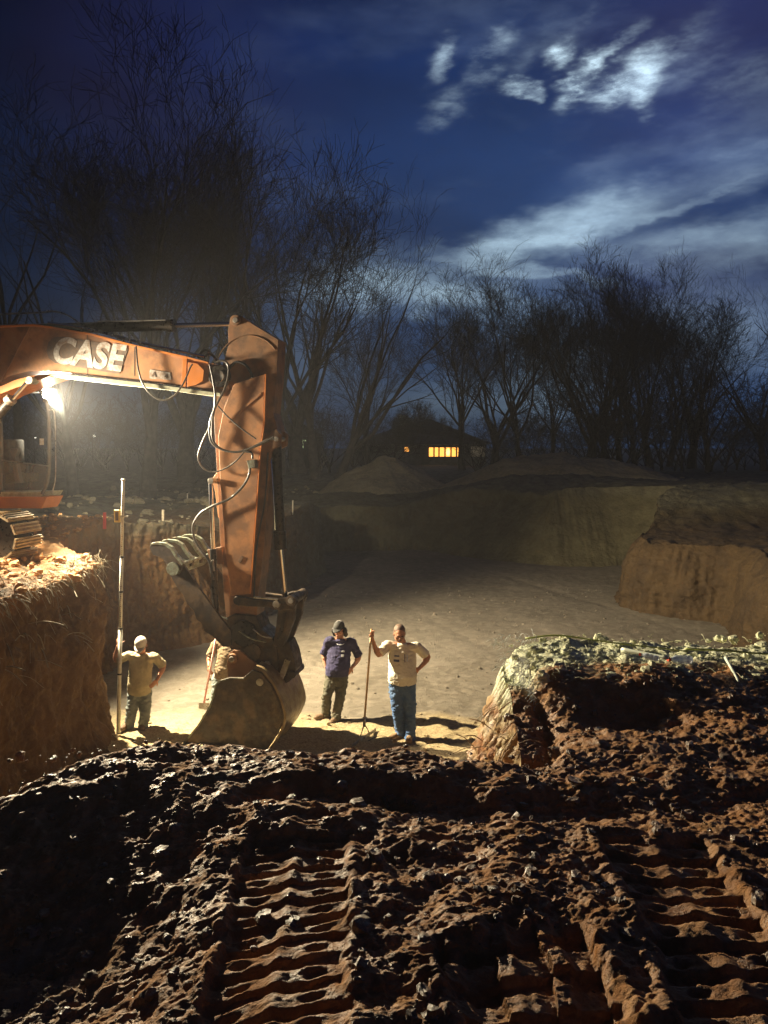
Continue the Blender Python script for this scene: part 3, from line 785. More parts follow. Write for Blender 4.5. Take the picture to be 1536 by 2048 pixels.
for i, a in enumerate([(41, 5, .75, 8, .10, 0, .07, 1.05), (42, 4.5, .85, 8, .08, .1, .06, 1.05)]):
    PROTO_S.append((make_tree(*a)[0], a[1]))
def place_tree(protos, k, px, Y, toppx, label, group, rz=None, name='bare_tree', cat='tree', squash=1.0):
    mes, H = protos[k % len(protos)]
    p = at(px, 900, Y); zt = at(px, toppx, Y).z
    s = max(.2, (zt - hf(p.x, Y)) / (H * 1.02))
    o = empty(name, (p.x, Y, hf(p.x, Y)), label, cat, group); o.scale = (s * squash, s * squash, s); o.rotation_euler.z = rz if rz is not None else random.uniform(0, 6.28)
    for nm, me in zip(('trunk', 'crown'), mes):
        c = bpy.data.objects.new(nm, me); col.objects.link(c); c.parent = o
    return o
WL_ = 'tall bare tree in the dark wood behind the excavator'
GL_ = 'bare trees behind the excavator'
for i, (px, Y, top) in enumerate([(-60, 36, 150), (40, 40, 130), (150, 34, 210), (290, 36, 100), (375, 42, 170)]):
    place_tree(PROTO, i, px, Y, top, WL_, GL_)
place_tree(PROTO, 1, 500, 42, 245, 'bare tree with thick dark trunk just left of the excavator arm top', None)
place_tree(PROTO, 2, 560, 44, 270, 'bare tree rising directly behind the excavator arm', None)
place_tree(PROTO, 4, 600, 47, 300, 'bare tree first right of the excavator arm, half hidden by it', None)
place_tree(PROTO, 0, 632, 43, 330, 'upright bare tree left of the leaning tree, right of the arm', None)
o = place_tree(PROTO, 2, 668, 40, 350, 'bare tree leaning right with long branches against the pale cloud', None, 0.3); o.rotation_euler.x = 0; o.rotation_euler.y = R(9)
place_tree(PROTO, 3, 735, 60, 600, 'thin bare tree at the right end of the left wood', None)
place_tree(PROTO_S, 0, 790, 66, 800, 'small round bush standing left of the house roof', None, name='bare_bush', cat='bush')
place_tree(PROTO_S, 1, 850, 92, 760, 'small round-headed tree behind the house roof', None)
RT = [(925, 58, 560, 'slender bare tree standing just right of the lit house'), (985, 60, 572, 'dense bare tree, second right of the lit house'),
      (1040, 56, 560, 'broad bare tree, third right of the lit house'), (1105, 62, 640, 'lower bare tree in the gap of bright sky'),
      (1190, 54, 535, 'large bare tree with the thickest trunk in the right wood'), (1240, 58, 530, 'dense bare tree directly right of the thickest trunk'),
      (1300, 56, 540, 'bare tree right of centre in the right wood, tallest of its clump'), (1385, 60, 550, 'narrow bare tree against the blue sky near the right edge')]
for i, (px, Y, top, lb) in enumerate(RT): place_tree(PROTO, 3 + i % 3, px, Y, top, lb, None)
place_tree(PROTO, 4, 1215, 61, 560, 'bare tree at the back of the right wood', 'back row of the right wood')
place_tree(PROTO, 5, 1270, 64, 570, 'bare tree at the back of the right wood', 'back row of the right wood')
place_tree(PROTO, 3, 1340, 66, 580, 'bare tree at the back of the right wood', 'back row of the right wood')
place_tree(PROTO, 0, 1420, 52, 640, 'thin spreading bare tree second from the right edge', None, squash=1.2)
place_tree(PROTO, 2, 1530, 54, 575, 'bare tree cut by the right edge of the view', None, squash=1.2)
place_tree(PROTO, 1, 1640, 50, 520, 'bare tree just beyond the right edge of the view', None)
UG = [make_tree(61, 5, .80, 6, .10, 0, .07, .62)[0], make_tree(62, 4.5, .9, 6, .08, .1, .06, .62)[0]]
def me_arr(me):
    v = np.empty(len(me.vertices) * 3, dtype=np.float32); me.vertices.foreach_get('co', v)
    f = np.empty(len(me.loops), dtype=np.int32); me.loops.foreach_get('vertex_index', f); return v.reshape(-1, 3), f.reshape(-1, 4)
UGA = [[me_arr(m) for m in ms] for ms in UG]
def undergrowth(name, pxs, label):
    V = []; Fs = []; b = 0; k = 0
    for px, Y, top in pxs:
        p = at(px, 900, Y); zt = at(px, top, Y).z; g = hf(p.x, Y); s_ = max(.3, (zt - g) / 4.4); a = random.uniform(0, 6.28); ca, sa = math.cos(a), math.sin(a)
        for v, f in UGA[k % 2]:
            q = v * np.array([s_ * 1.25, s_ * 1.25, s_]); q = np.stack([q[:, 0] * ca - q[:, 1] * sa + p.x, q[:, 0] * sa + q[:, 1] * ca + Y, q[:, 2] + g], 1)
            V.append(q); Fs.append(f + b); b += len(q)
        k += 1
    tag(link_mesh(name, np.concatenate(V), np.concatenate(Fs), M['bark'], None, False), label, 'undergrowth', kind='stuff')
undergrowth('undergrowth', [(px + random.uniform(-12, 12), random.uniform(48, 60), random.uniform(735, 810)) for px in range(-150, 760, 34)] + [(px, 70, random.uniform(790, 830)) for px in range(-150, 700, 50)],
            'dark leafless thicket filling the foot of the wood behind the excavator')
undergrowth('undergrowth', [(px + random.uniform(-12, 12), random.uniform(48, 60), random.uniform(700, 800) + (0 if px > 1180 else 50)) for px in range(945, 1800, 24)] + [(px, 70, random.uniform(790, 830)) for px in range(1000, 1800, 34)],
            'dark leafless thicket filling the foot of the wood on the right')

# ------------------------------------------------------------------ houses
M['siding'] = mat('pale_siding', (.20, .20, .18), .8, c2=(.15, .15, .14), ns=2)
M['roof'] = mat('shingle_roof', (.035, .037, .045), .85, c2=(.028, .03, .036), ns=3)
M['winlit'] = mat('lit_room', (1, .6, .2), .5, emit=(1, .40, .07), es=2.3)
M['winlit2'] = mat('lit_lamp_shade', (1, .8, .5), .5, emit=(1, .62, .18), es=3.2)
M['frame'] = mat('window_frame', (.05, .045, .04), .6)
def wpane(mb, px0, px1, py0, py1, Y):
    a = at(px0, py0, Y); b = at(px1, py1, Y)
    mb.box(((a.x + b.x) / 2, Y, (a.z + b.z) / 2), abs(b.x - a.x), .04, abs(a.z - b.z))
def house():
    Y = 72; c = at(850, 905, Y)
    h = empty('house', (c.x, Y, -.1), 'low dark bungalow with glowing orange windows beyond the dirt piles', 'house')
    x0, x1 = at(700, 900, Y).x, at(972, 900, Y).x; zt = at(850, 888, Y).z; zb = -.3
    MB().box(((x0 + x1) / 2, Y + 4, (zt + zb) / 2), x1 - x0, 8, zt - zb).build('wall', M['siding'], h)
    zr = at(865, 838, Y + 4).z; e = .6
    rb = [(x0 - e, Y - e, zt), (x1 + e, Y - e, zt), (x1 + e, Y + 8 + e, zt), (x0 - e, Y + 8 + e, zt), (x0 + 4, Y + 4, zr - 1.0), (at(860, 850, Y + 4).x, Y + 4, zr), (x1 - 3, Y + 4, zr - 1.0)]
    mb = MB(); mb.add([Vector(v) for v in rb], [(0, 1, 6, 5, 4), (1, 2, 6), (2, 3, 4, 5, 6), (3, 0, 4), (3, 2, 1, 0)]); mb.build('roof', M['roof'], h)
    zc = zr - .1; MB().box((x0 + 5, Y + 4.5, zc), .6, .6, 1.0).build('chimney', M['siding'], h)
    yf = Y - .03
    def window(name, a, b, c_, d, muls, lampx=None):
        A = at(a, c_, yf); B = at(b, d, yf); w = .09
        mb = MB()
        mb.box(((A.x + B.x) / 2, yf - .03, A.z), B.x - A.x + w, .10, w); mb.box(((A.x + B.x) / 2, yf - .03, B.z), B.x - A.x + w, .12, w)
        for m_ in [a, b] + muls:
            q = at(m_, c_, yf); mb.box((q.x, yf - .035, (A.z + B.z) / 2), w * (1.0 if m_ in (a, b) else 1.5), .09, A.z - B.z - w)
        f = mb.build(name, M['frame'], h)
        mb = MB(); wpane(mb, a, b, c_, d, yf); mb.build('pane', M['winlit'], f)
        if lampx:
            mb = MB(); q = at(lampx, (c_ + d) / 2, yf - .03); mb.ell(q, .17, .03, .34); mb.build('lamp_shade', M['winlit2'], f)
    window('window', 808, 819, 893, 904, [])
    window('window', 857, 925, 894, 914, [868, 878, 890, 902, 913], 896)
    # pale drawn curtain bay at the right end
    mb = MB(); wpane(mb, 942, 970, 893, 913, yf); o = mb.build('bay_panel', mat('curtain_glow', (.5, .45, .35), .8, emit=(.5, .40, .26), es=.09), h)
house()
def house2():
    Y = 60; c = at(600, 890, Y)
    M['porch'] = mat('porch_glow', (.8, .9, .6), .5, emit=(.60, .75, .40), es=.55)
    h = empty('porch', (c.x, Y, -.1), 'dark shed with a faint greenish light around its doorway, right of the arm', 'shed')
    x0, x1 = at(575, 890, Y).x, at(640, 890, Y).x; zt = at(600, 872, Y).z
    MB().box(((x0 + x1) / 2, Y + 2, zt / 2 - .1), x1 - x0, 4, zt + .1).build('wall', M['roof'], h)
    MB().prism([(x0 - .3, Y - .3, zt), (x1 + .3, Y - .3, zt), ((x0 + x1) / 2, Y - .3, zt + .9)], (0, 4.6, 0)).build('roof', M['roof'], h)
    mb = MB(); wpane(mb, 597, 612, 880, 882.6, Y - .05); wpane(mb, 603, 607, 882.5, 896, Y - .05)
    mb.build('lit_door_frame', M['porch'], h); mb = MB(); wpane(mb, 585, 589, 880, 881.5, Y - .05); mb.build('lit_gap', M['porch'], h)
house2()
M['yard'] = mat('yard_light', (1, 1, .9), .4, emit=(1, .97, .85), es=4)
def yard_light(px, py, Y, label, s=1.0):
    p = at(px, py, Y); g = hf(p.x, Y)
    h = empty('yard_lamp', (p.x, Y, g), label, 'yard lamp')
    MB().tube([(p.x - .2, Y, g), (p.x - .2, Y, p.z + .1)], .05, 8).build('pole', M['dark'], h)
    MB().tube([(p.x - .2, Y, p.z + .08), (p.x, Y - .1, p.z + .10)], .03, 6).build('bracket', M['dark'], h)
    MB().ell((p.x, Y - .1, p.z), .11 * s, .11 * s, .09 * s).build('lamp_head', M['yard'], h, True)
yard_light(189, 872, 62, 'small distant white yard lamp seen under the excavator boom')
yard_light(72, 875, 66, 'small distant white yard lamp seen through the excavator cab', .8)

# ------------------------------------------------------------------ survey stakes
def stake(px, pyb, pyt, Y, m, label, w=.035):
    b = at(px, pyb, Y); g = hf(b.x, Y); t = at(px, pyt, Y).z; h = max(t - b.z, .2)
    mb = MB(); mb.prism([(b.x - w / 2, Y - .01, g - .1), (b.x + w / 2, Y - .01, g - .1), (b.x + w / 2 + .01, Y - .01, g + h), (b.x - w / 2 + .01, Y - .01, g + h)], (0, .02, 0))
    return tag(mb.build('survey_stake', m), label, 'stake')
stake(326, 1052, 1027, 17.0, M['stake'], 'short pale wooden stake left of the excavator arm', .05)
stake(374, 975, 962, 26, M['stake'], 'thin pale stake farthest back on the field, left of the arm', .04)
stake(585, 1006, 984, 24, M['stake'], 'thin stake right of the bucket cylinder on the pit edge', .04)
stake(210, 1083, 1060, 15, M['red'], 'short red painted stake on the orange bank', .06)
# loose sticks and debris on the near ground
def stick(pts, r, m, name, label, cat):
    mb = MB(); P = spline(pts, 5); mb.tube(P, [r * (1.1 - .5 * i / len(P)) for i in range(len(P))], 7)
    return tag(mb.build(name, m, None, True), label, cat)
def on(px, py, lift=.02):
    q = atz(px, py, .05); return Vector((q.x, q.y, hn(q.x, q.y) + lift))
a, b = on(722, 1525, .05), on(775, 1572, .02); a = at(722, 1516, 4.05)
stick([a, a.lerp(b, .5) + Vector((0, 0, .03)), b], .016, M['dark'], 'branch', 'thick dark broken branch poking over the near rim below the two men', 'branch')
M['pvc'] = mat('white_pvc', (.62, .66, .52), .4)
def lay(p, q, r, m, name, label, cat):
    P, Q = on(*p, r + .035), on(*q, r + .035); return stick([P, P.lerp(Q, .5), Q], r, m, name, label, cat)
lay((1243, 1338), (1335, 1362), .016, M['pvc'], 'peeled_stick', 'long pale peeled stick lying left of the two bottles', 'stick')
lay((1450, 1343), (1476, 1388), .011, M['pvc'], 'marker_stick', 'thin whitish stick lying at the right end of the ledge', 'stick')
M['vine'] = mat('green_vine', (.30, .33, .08), .6)
v = [on(1050, 1303, .05), on(1110, 1308, .06), on(1175, 1316, .07), on(1240, 1325, .07), on(1310, 1333, .08), on(1375, 1340, .06)]
stick(v, .007, M['vine'], 'vine', 'long yellow-green vine stem trailing along the top of the ledge', 'vine')
v = [on(1370, 1331, .06), on(1440, 1335, .07), on(1536, 1339, .07), on(1600, 1345, .07)]
stick(v, .008, M['vine'], 'vine', 'yellow-green stem running off the right edge of the ledge', 'vine')
p = at(1102, 1306, 5.95); stick([p, p + Vector((-.01, 0, .05)), p + Vector((-.025, 0, .10))], .004, M['stick'], 'twig', 'short upright twig on the far edge of the ledge', 'twig')
p = on(395, 1500, .0); stick([p, p + Vector((.002, 0, .04)), p + Vector((.02, 0, .06))], .005, M['rod'], 'twig', 'tiny pale hooked twig on the rim in front of the bucket', 'twig')
M['bottle'] = mat('clear_plastic', (.55, .62, .72), .15, alpha=.65)
M['cap'] = mat('red_cap', (.75, .07, .02), .4)
def bottle(px, py, ang, s, label):
    c = on(px, py, .045); h = empty('water_bottle', c, label, 'bottle')
    d = Vector((math.cos(ang), math.sin(ang), .08)).normalized()
    prof = [(-.10, .028), (-.095, .033), (-.05, .034), (-.045, .031), (-.035, .034), (.0, .034), (.01, .031), (.02, .034), (.05, .032), (.075, .018), (.09, .014), (.10, .014)]
    MB().tube([c + d * (t * s) for t, r in prof], [r * s for t, r in prof], 16).build('bottle_body', M['bottle'], h, True)
    MB().tube([c + d * .10 * s, c + d * .122 * s], .017 * s, 14).build('cap', M['cap'], h)
bottle(1298, 1358, 2.5, .60, 'clear plastic water bottle left of the other, beside the pale stick')
bottle(1360, 1356, 3.4, .85, 'larger clear crumpled water bottle with red cap facing left')

# ------------------------------------------------------------------ excavator
ex = empty('excavator', EP(-250, 1110, .5), 'orange tracked excavator reaching into the pit, CASE lettered on its boom', 'excavator')
def pr(outline, k0, k1, name, m, parent=ex, bevel=.006, base=None):
    kb = k0 if base is None else base
    mb = MB(); mb.prism([EP(x, y, kb) + EN * (k0 - kb) for x, y in outline], EN * (k1 - k0)); return mb.build(name, m, parent, False, bevel)
def etube(pts, k, r, name, m, parent=ex, n=10, sm=6):
    if not isinstance(k, (list, tuple)): k = [k] * len(pts)
    P = [EP(x, y, kk) for (x, y), kk in zip(pts, k)]
    P = spline(P, sm) if len(P) > 2 else P
    mb = MB(); mb.tube(P, r, n); return mb.build(name, m, parent, False, 0, 40)
def disc(px, py, k0, k1, r, name, m, parent=ex, n=28, bevel=.004):
    c = EP(px, py, k0); mb = MB(); mb.tube([c, c + EN * (k1 - k0)], r, n); return mb.build(name, m, parent, False, bevel)
PX = 11.6 / F     # metres per photo pixel at the machine

boom = pr([(-330, 1010), (-300, 900), (-200, 760), (-90, 668), (-20, 652), (64, 648), (96, 652), (180, 666), (270, 690), (370, 712), (416, 724), (428, 742), (424, 776), (400, 777),
           (300, 763), (200, 752), (104, 741), (60, 742), (20, 752), (-20, 772), (-120, 860), (-200, 940), (-230, 1010)], 0, .46, 'boom', M['orange'])
# flange strips top and bottom stand proud of the web
pr([(-20, 652), (64, 648), (96, 652), (180, 666), (270, 690), (370, 712), (416, 724), (416, 727), (370, 716), (270, 694), (180, 670), (96, 656), (64, 652), (-20, 656)], -.03, -.002, 'top_flange', M['orange_clean'], boom, .002)
pr([(100, 745), (200, 756), (300, 767), (400, 781), (440, 786), (440, 792), (400, 789), (300, 775), (200, 764), (100, 752)], -.05, .50, 'bottom_flange', M['floorpale'], boom, .003)
pr([(-30, 790), (0, 773), (30, 760), (60, 752), (98, 748), (98, 753), (60, 766), (30, 776), (0, 788), (-30, 806)], -.05, .50, 'bend_flange', M['orange_clean'], boom, .003)
pr([(-90, 668), (-20, 652), (62, 649), (40, 690), (4, 762), (-60, 800)], -.012, -.002, 'shaded_bend_plate', M['arm_brown'], boom, .002)  # shade on the boom's bend put in as a darker brown sheet
# seams on the web
for x in (174, 268): pr([(x, 668 + (x - 174) * .23), (x + 1.2, 668 + (x - 174) * .23), (x + 1.2, 752), (x, 752)], -.004, -.001, 'seam', M['decal_dark'], boom, 0)
tip = pr([(404, 730), (412, 727), (448, 731), (459, 745), (458, 778), (446, 792), (404, 783)], .05, .42, 'boom_tip', M['orange'], boom)
pr([(366, 712), (374, 714), (371, 777), (362, 776)], -.025, -.001, 'tip_weld', M['orange_clean'], boom, .002)
pr([(376, 724), (395, 727), (408, 740), (406, 762), (392, 770), (374, 774)], -.03, -.001, 'tip_plate', M['orange_clean'], boom, .004)
disc(437, 752, -.05, .52, .155, 'boom_pin_hub', M['dark'], boom)
disc(437, 752, -.10, -.05, .085, 'boom_pin', M['steel'], boom)
# hydraulic tubes on the boom's back
for j, (dk, dy) in enumerate(((.08, -4), (.16, -5), (.30, -5), (.38, -4))):
    etube([(96, 650 + dy), (180, 663 + dy), (270, 687 + dy), (370, 709 + dy), (410, 718 + dy)], dk, .017, 'hydraulic_tube', M['chrome'], boom, 8)
for x, y in ((165, 657), (180, 660), (196, 663), (215, 669), (250, 679), (272, 684)):
    pr([(x, y - 3), (x + 9, y - 1), (x + 9, y + 3), (x, y + 1)], .05, .41, 'tube_clamp', M['steel'], boom, .003)
etube([(405, 716), (420, 708), (436, 722), (440, 735)], .1, .022, 'boom_hose', M['black'], boom)
etube([(395, 715), (412, 700), (430, 716), (446, 738)], .3, .022, 'boom_hose', M['black'], boom)
# lettering
def lettering(body, px, py, size, ang, k, offset, extrude, m, name, shear=0, sx=1.0, parent=boom):
    cu = bpy.data.curves.new(name, 'FONT'); cu.body = body; cu.size = size; cu.offset = offset; cu.extrude = extrude; cu.shear = shear; cu.space_character = 1.02
    cu.align_x = 'CENTER'; cu.align_y = 'CENTER'
    t = bpy.data.objects.new(name, cu); col.objects.link(t)
    Rm = Matrix((ED, Vector((0, 0, 1)), -EN)).transposed().to_4x4() @ Matrix.Rotation(R(ang), 4, 'Z') @ Matrix.Diagonal((sx, 1, 1, 1))
    bpy.context.view_layer.update(); dg = bpy.context.evaluated_depsgraph_get()
    me = bpy.data.meshes.new_from_object(t.evaluated_get(dg))
    c = EP(px, py, k); V = np.array([tuple(c + (Rm @ v.co)) for v in me.vertices]); Fs = [tuple(p.vertices) for p in me.polygons]
    bpy.data.objects.remove(t)
    return link_mesh(name, V, Fs, m, parent, False)
# backing shape of the logo, then the four letters
pr([(93, 700), (97, 684), (108, 674), (126, 673), (252, 694), (256, 698), (239, 747), (224, 746), (110, 726), (97, 716)], -.006, -.002, 'logo_outline', M['decal_dark'], boom, 0)
lettering('CASE', 173, 710, .535, -8, -.009, .021, .002, M['white'], 'logo_letters', .18, .93)
pr([(299, 742), (301, 739), (340, 745), (342, 760), (299, 757)], -.008, -.003, 'warning_decal', M['white'], boom, 0)
lettering('A', 308, 749, .105, -7, -.012, .002, .001, M['decal_dark'], 'decal_letter')
lettering('4', 332, 753, .09, -7, -.012, .002, .001, M['decal_dark'], 'decal_digit')
# arm cylinder above the boom
cyl = etube([(-330, 668), (345, 651)], .23, .080, 'arm_cylinder', M['dark'], ex, 20)
etube([(345, 651), (470, 648)], .23, .036, 'rod', M['chrome'], cyl, 16)
etube([(336, 651), (349, 651)], .23, .100, 'gland', M['dark'], cyl, 20)
etube([(-330, 640), (60, 626), (95, 622), (130, 628), (165, 650)], .20, .014, 'cylinder_tube', M['steel'], cyl, 8)
etube([(195, 643), (260, 642), (330, 640)], .14, .009, 'cylinder_tube', M['steel'], cyl, 8)
# arm (stick)
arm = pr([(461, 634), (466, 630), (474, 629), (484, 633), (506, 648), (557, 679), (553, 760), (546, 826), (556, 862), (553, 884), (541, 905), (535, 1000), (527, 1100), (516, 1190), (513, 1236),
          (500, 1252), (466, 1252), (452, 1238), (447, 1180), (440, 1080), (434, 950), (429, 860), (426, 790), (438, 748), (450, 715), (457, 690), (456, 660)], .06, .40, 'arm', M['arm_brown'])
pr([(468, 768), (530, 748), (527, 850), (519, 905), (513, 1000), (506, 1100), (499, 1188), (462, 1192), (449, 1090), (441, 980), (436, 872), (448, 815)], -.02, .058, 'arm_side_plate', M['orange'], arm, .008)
pr([(530, 748), (532, 748), (529, 850), (521, 905), (515, 1000), (508, 1100), (501, 1188), (499, 1188), (506, 1100), (513, 1000), (519, 905), (527, 850)], -.035, -.0215, 'lit_plate_edge', M['orange_clean'], arm, .001)  # plate's lit edge put in as a strip of brighter paint
pr([(454, 842), (521, 784), (523, 788), (457, 846)], -.034, -.021, 'weld_bar', M['orange'], arm, .003)
pr([(474, 1122), (483, 1112), (488, 1114), (480, 1127)], -.035, -.021, 'grease_bracket', M['arm_brown'], arm, .003)
disc(470, 640, .02, .44, .075, 'cylinder_pin', M['arm_brown'], arm)
disc(470, 640, -.01, .02, .04, 'pin_head', M['steel'], arm)
c = EP(497, 740, .055); mb = MB(); mb.tube([c + (ED * math.cos(a) + Vector((0, 0, 1)) * math.sin(a)) * .50 + ED * -.0 for a in [R(q) for q in range(35, 190, 8)]], .006, 6, True); mb.build('reinforcing_weld', M['arm_brown'], arm)
pr([(534, 868), (552, 858), (561, 868), (559, 892), (546, 898), (534, 890)], .02, .10, 'cylinder_lug', M['arm_brown'], arm)
pr([(534, 868), (552, 858), (561, 868), (559, 892), (546, 898), (534, 890)], .32, .40, 'cylinder_lug', M['arm_brown'], arm, .006, .02)
disc(552, 878, -.01, .42, .035, 'lug_pin', M['steel'], arm)
# bucket cylinder
bc = etube([(552, 880), (560, 1085)], .21, .078, 'bucket_cylinder', M['dark'], ex, 20)
etube([(559, 1062), (561, 1098)], .21, .098, 'gland', M['dark'], bc, 20)
etube([(561, 1098), (571, 1198)], .21, .042, 'rod', M['chrome'], bc, 16)
etube([(541, 902), (546, 980), (550, 1060)], .12, .012, 'cylinder_tube', M['chrome'], bc, 8)
# linkage
lk = pr([(470, 1193), (500, 1197), (545, 1203), (560, 1196), (590, 1193), (594, 1206), (588, 1218), (560, 1222), (545, 1215), (475, 1212)], -.06, .02, 'link', M['bucket'], ex, .012)
pr([(470, 1193), (500, 1197), (545, 1203), (560, 1196), (590, 1193), (594, 1206), (588, 1218), (560, 1222), (545, 1215), (475, 1212)], .42, .50, 'link', M['bucket'], ex, .012, -.06)
etube([(508, 1194), (556, 1199)], -.09, .018, 'grease_pipe', M['steel'], lk, 8)
disc(552, 1209, -.10, .54, .055, 'link_pin', M['steel'], lk)
disc(581, 1202, -.10, .54, .075, 'rod_pin', M['bucket'], lk)
disc(581, 1202, -.13, -.10, .04, 'pin_head', M['steel'], lk)
disc(474, 1202, -.06, .50, .06, 'arm_link_pin', M['dark'], lk)
for k0 in (-.02, .36):
    d_ = pr([(556, 1214), (591, 1208), (588, 1240), (576, 1272), (566, 1296), (546, 1292), (552, 1250)], k0, k0 + .09, 'drop_link', M['bucket'], ex, .01, -.02)
pr([(566, 1226), (573, 1224), (566, 1262), (556, 1282), (553, 1280), (561, 1252)], -.03, -.021, 'drop_link_slot', M['dark'], ex, 0)
# coupler between arm and bucket
cp = pr([(452, 1236), (470, 1228), (512, 1232), (522, 1258), (545, 1276), (553, 1296), (556, 1330), (547, 1362), (524, 1350), (498, 1336), (476, 1326), (462, 1300), (448, 1268)], .02, .44, 'coupler', M['bucket'], ex, .012)
disc(487, 1268, -.02, .48, .20, 'coupler_hub', M['dark'], cp)
disc(505, 1305, -.015, .46, .13, 'coupler_boss', M['bucket'], cp)
disc(533, 1330, -.02, .46, .05, 'lock_pin', M['steel'], cp)
pr([(553, 1292), (576, 1284), (586, 1308), (592, 1338), (590, 1352), (578, 1364), (562, 1372), (548, 1366), (556, 1330)], .05, .40, 'rear_hook', M['bucket'], cp, .014)
pr([(570, 1318), (580, 1322), (570, 1350), (558, 1374), (551, 1374), (560, 1344)], .01, .048, 'rear_ear', M['steel'], cp, .006)
disc(584, 1350, -.0, .46, .055, 'rear_pin', M['bucket'], cp)
etube([(478, 1262), (500, 1276), (532, 1284)], -.06, .014, 'coupler_hose', M['tooth'], cp, 8)
etube([(506, 1258), (525, 1272), (545, 1276)], -.05, .012, 'coupler_hose', M['steel'], cp, 8)
etube([(400, 1190), (430, 1225), (455, 1238)], -.06, .012, 'coupler_hose', M['tooth'], cp, 8)
# ---- bucket: two side plates and a curved shell, slightly more turned
BY = R(12); BN = Vector((math.sin(BY), math.cos(BY), 0)); B0 = EREF - EN * .34
def BP(px, py):
    d = ray(px, py); o = Vector((0, 0, EYE)); return o + d * ((B0 - o).dot(BN) / d.dot(BN))
bk = None
lip = [(486, 1356), (460, 1355), (440, 1361), (432, 1367), (427, 1388), (419, 1412), (397, 1448), (364, 1489), (352, 1502)]
back = [(366, 1512), (400, 1530), (450, 1536), (500, 1524), (534, 1500), (556, 1468), (566, 1440), (560, 1410), (550, 1385), (542, 1370), (522, 1346), (505, 1340)]
BW = 1.04
side = [BP(*q) for q in lip + back]
mb = MB(); mb.prism(side, BN * .045)
bk = mb.build('bucket', M['bucket'], ex, False, .008)
mb = MB(); mb.prism([p + BN * (BW - .045) for p in side], BN * .045); mb.build('bucket_side', M['bucket'], bk, False, .008)
inner = [BP(*q) for q in [(352, 1502)] + back]
cen = sum(inner, Vector()) / len(inner)
shell_o = spline(inner, 4)
mb = MB(); n = len(shell_o)
outv = []
for i, p_ in enumerate(shell_o):
    t_ = (shell_o[min(i + 1, n - 1)] - shell_o[max(i - 1, 0)]).normalized(); nn = BN.cross(t_).normalized()
    if nn.dot(p_ - cen) < 0: nn = -nn
    outv.append(p_ + nn * .03)
vs = []
for w_ in (.0451, BW - .0451):
    vs += [p_ + BN * w_ for p_ in shell_o] + [p_ + BN * w_ for p_ in outv]
fs = []
for i in range(n - 1):
    fs += [(i, i + 1, 2 * n + i + 1, 2 * n + i), (n + i, 3 * n + i, 3 * n + i + 1, n + i + 1), (i, n + i, n + i + 1, i + 1), (2 * n + i, 2 * n + i + 1, 3 * n + i + 1, 3 * n + i)]
fs += [(0, 2 * n, 3 * n, n), (n - 1, 2 * n - 1, 4 * n - 1, 3 * n - 1)]
M['shell'] = mat('pale_lit_steel', (.27, .20, .10), .45, .2, c2=(.17, .11, .055), ns=5, rvar=.15, bump=.003, bs=30)  # lamplight on the bucket's back put in as a paler steel
mb.add(vs, fs); mb.build('bucket_shell', M['shell'], bk, False, 0, 40)
# lit edge of the near side plate, painted as a pale strip
mb = MB(); L_ = [BP(*q) for q in lip]; L2 = [BP(x + 2.5, y + 2.0) for x, y in lip]
mb.prism([p_ - BN * .012 for p_ in L_ + L2[::-1]], BN * .011); mb.build('lit_lip_edge', M['tooth'], bk, False, 0)
a0 = BP(352, 1502)
for q in range(5):
    c = a0 + BN * (.06 + q * (BW - .12) / 4)
    mb = MB(); e1 = Vector((-1, .0, .12)).normalized()
    mb.add([c + v for v in (Vector((.02, -.05, -.03)), Vector((.02, .05, -.03)), Vector((.02, .05, .04)), Vector((.02, -.05, .04)),
                            Vector((-.17, -.035, .0)), Vector((-.17, .035, .0)), Vector((-.17, .035, .018)), Vector((-.17, -.035, .018)))],
           [(0, 1, 2, 3), (7, 6, 5, 4), (0, 4, 5, 1), (1, 5, 6, 2), (2, 6, 7, 3), (3, 7, 4, 0)])
    mb.build('tooth', M['tooth'], bk, False, .005)
for k0 in (.28, .80):
    mb = MB(); mb.prism([BP(*q) + BN * k0 for q in [(440, 1368), (438, 1335), (441, 1318), (451, 1310), (465, 1311), (479, 1324), (501, 1342), (519, 1356), (530, 1380), (476, 1376)]], BN * .06)
    er = mb.build('bucket_ear', M['arm_brown'] if k0 < .5 else M['bucket'], bk, False, .008)
    if k0 < .5:
        c = BP(452, 1326) + BN * .22; mb = MB(); mb.tube([c, c + BN * .06], .075, 24); mb.build('ear_boss', M['arm_brown'], er, False, .01)
        c = BP(452, 1326) + BN * .18; mb = MB(); mb.tube([c, c + BN * .09], .042, 20); mb.build('ear_pin', M['steel'], er, False, .008)
c = BP(520, 1364) - BN * .02; mb = MB(); mb.tube([c, c + BN * .02], .055, 20); mb.build('side_bolt', M['steel'], bk, False, .004)
mb = MB(); mb.prism([BP(*q) - BN * .012 for q in [(542, 1372), (552, 1392), (562, 1418), (566, 1440), (556, 1466), (550, 1462), (559, 1438), (555, 1420), (546, 1394), (537, 1376)]], BN * .0115); mb.build('wear_strip', M['bucket'], bk, False, .003)
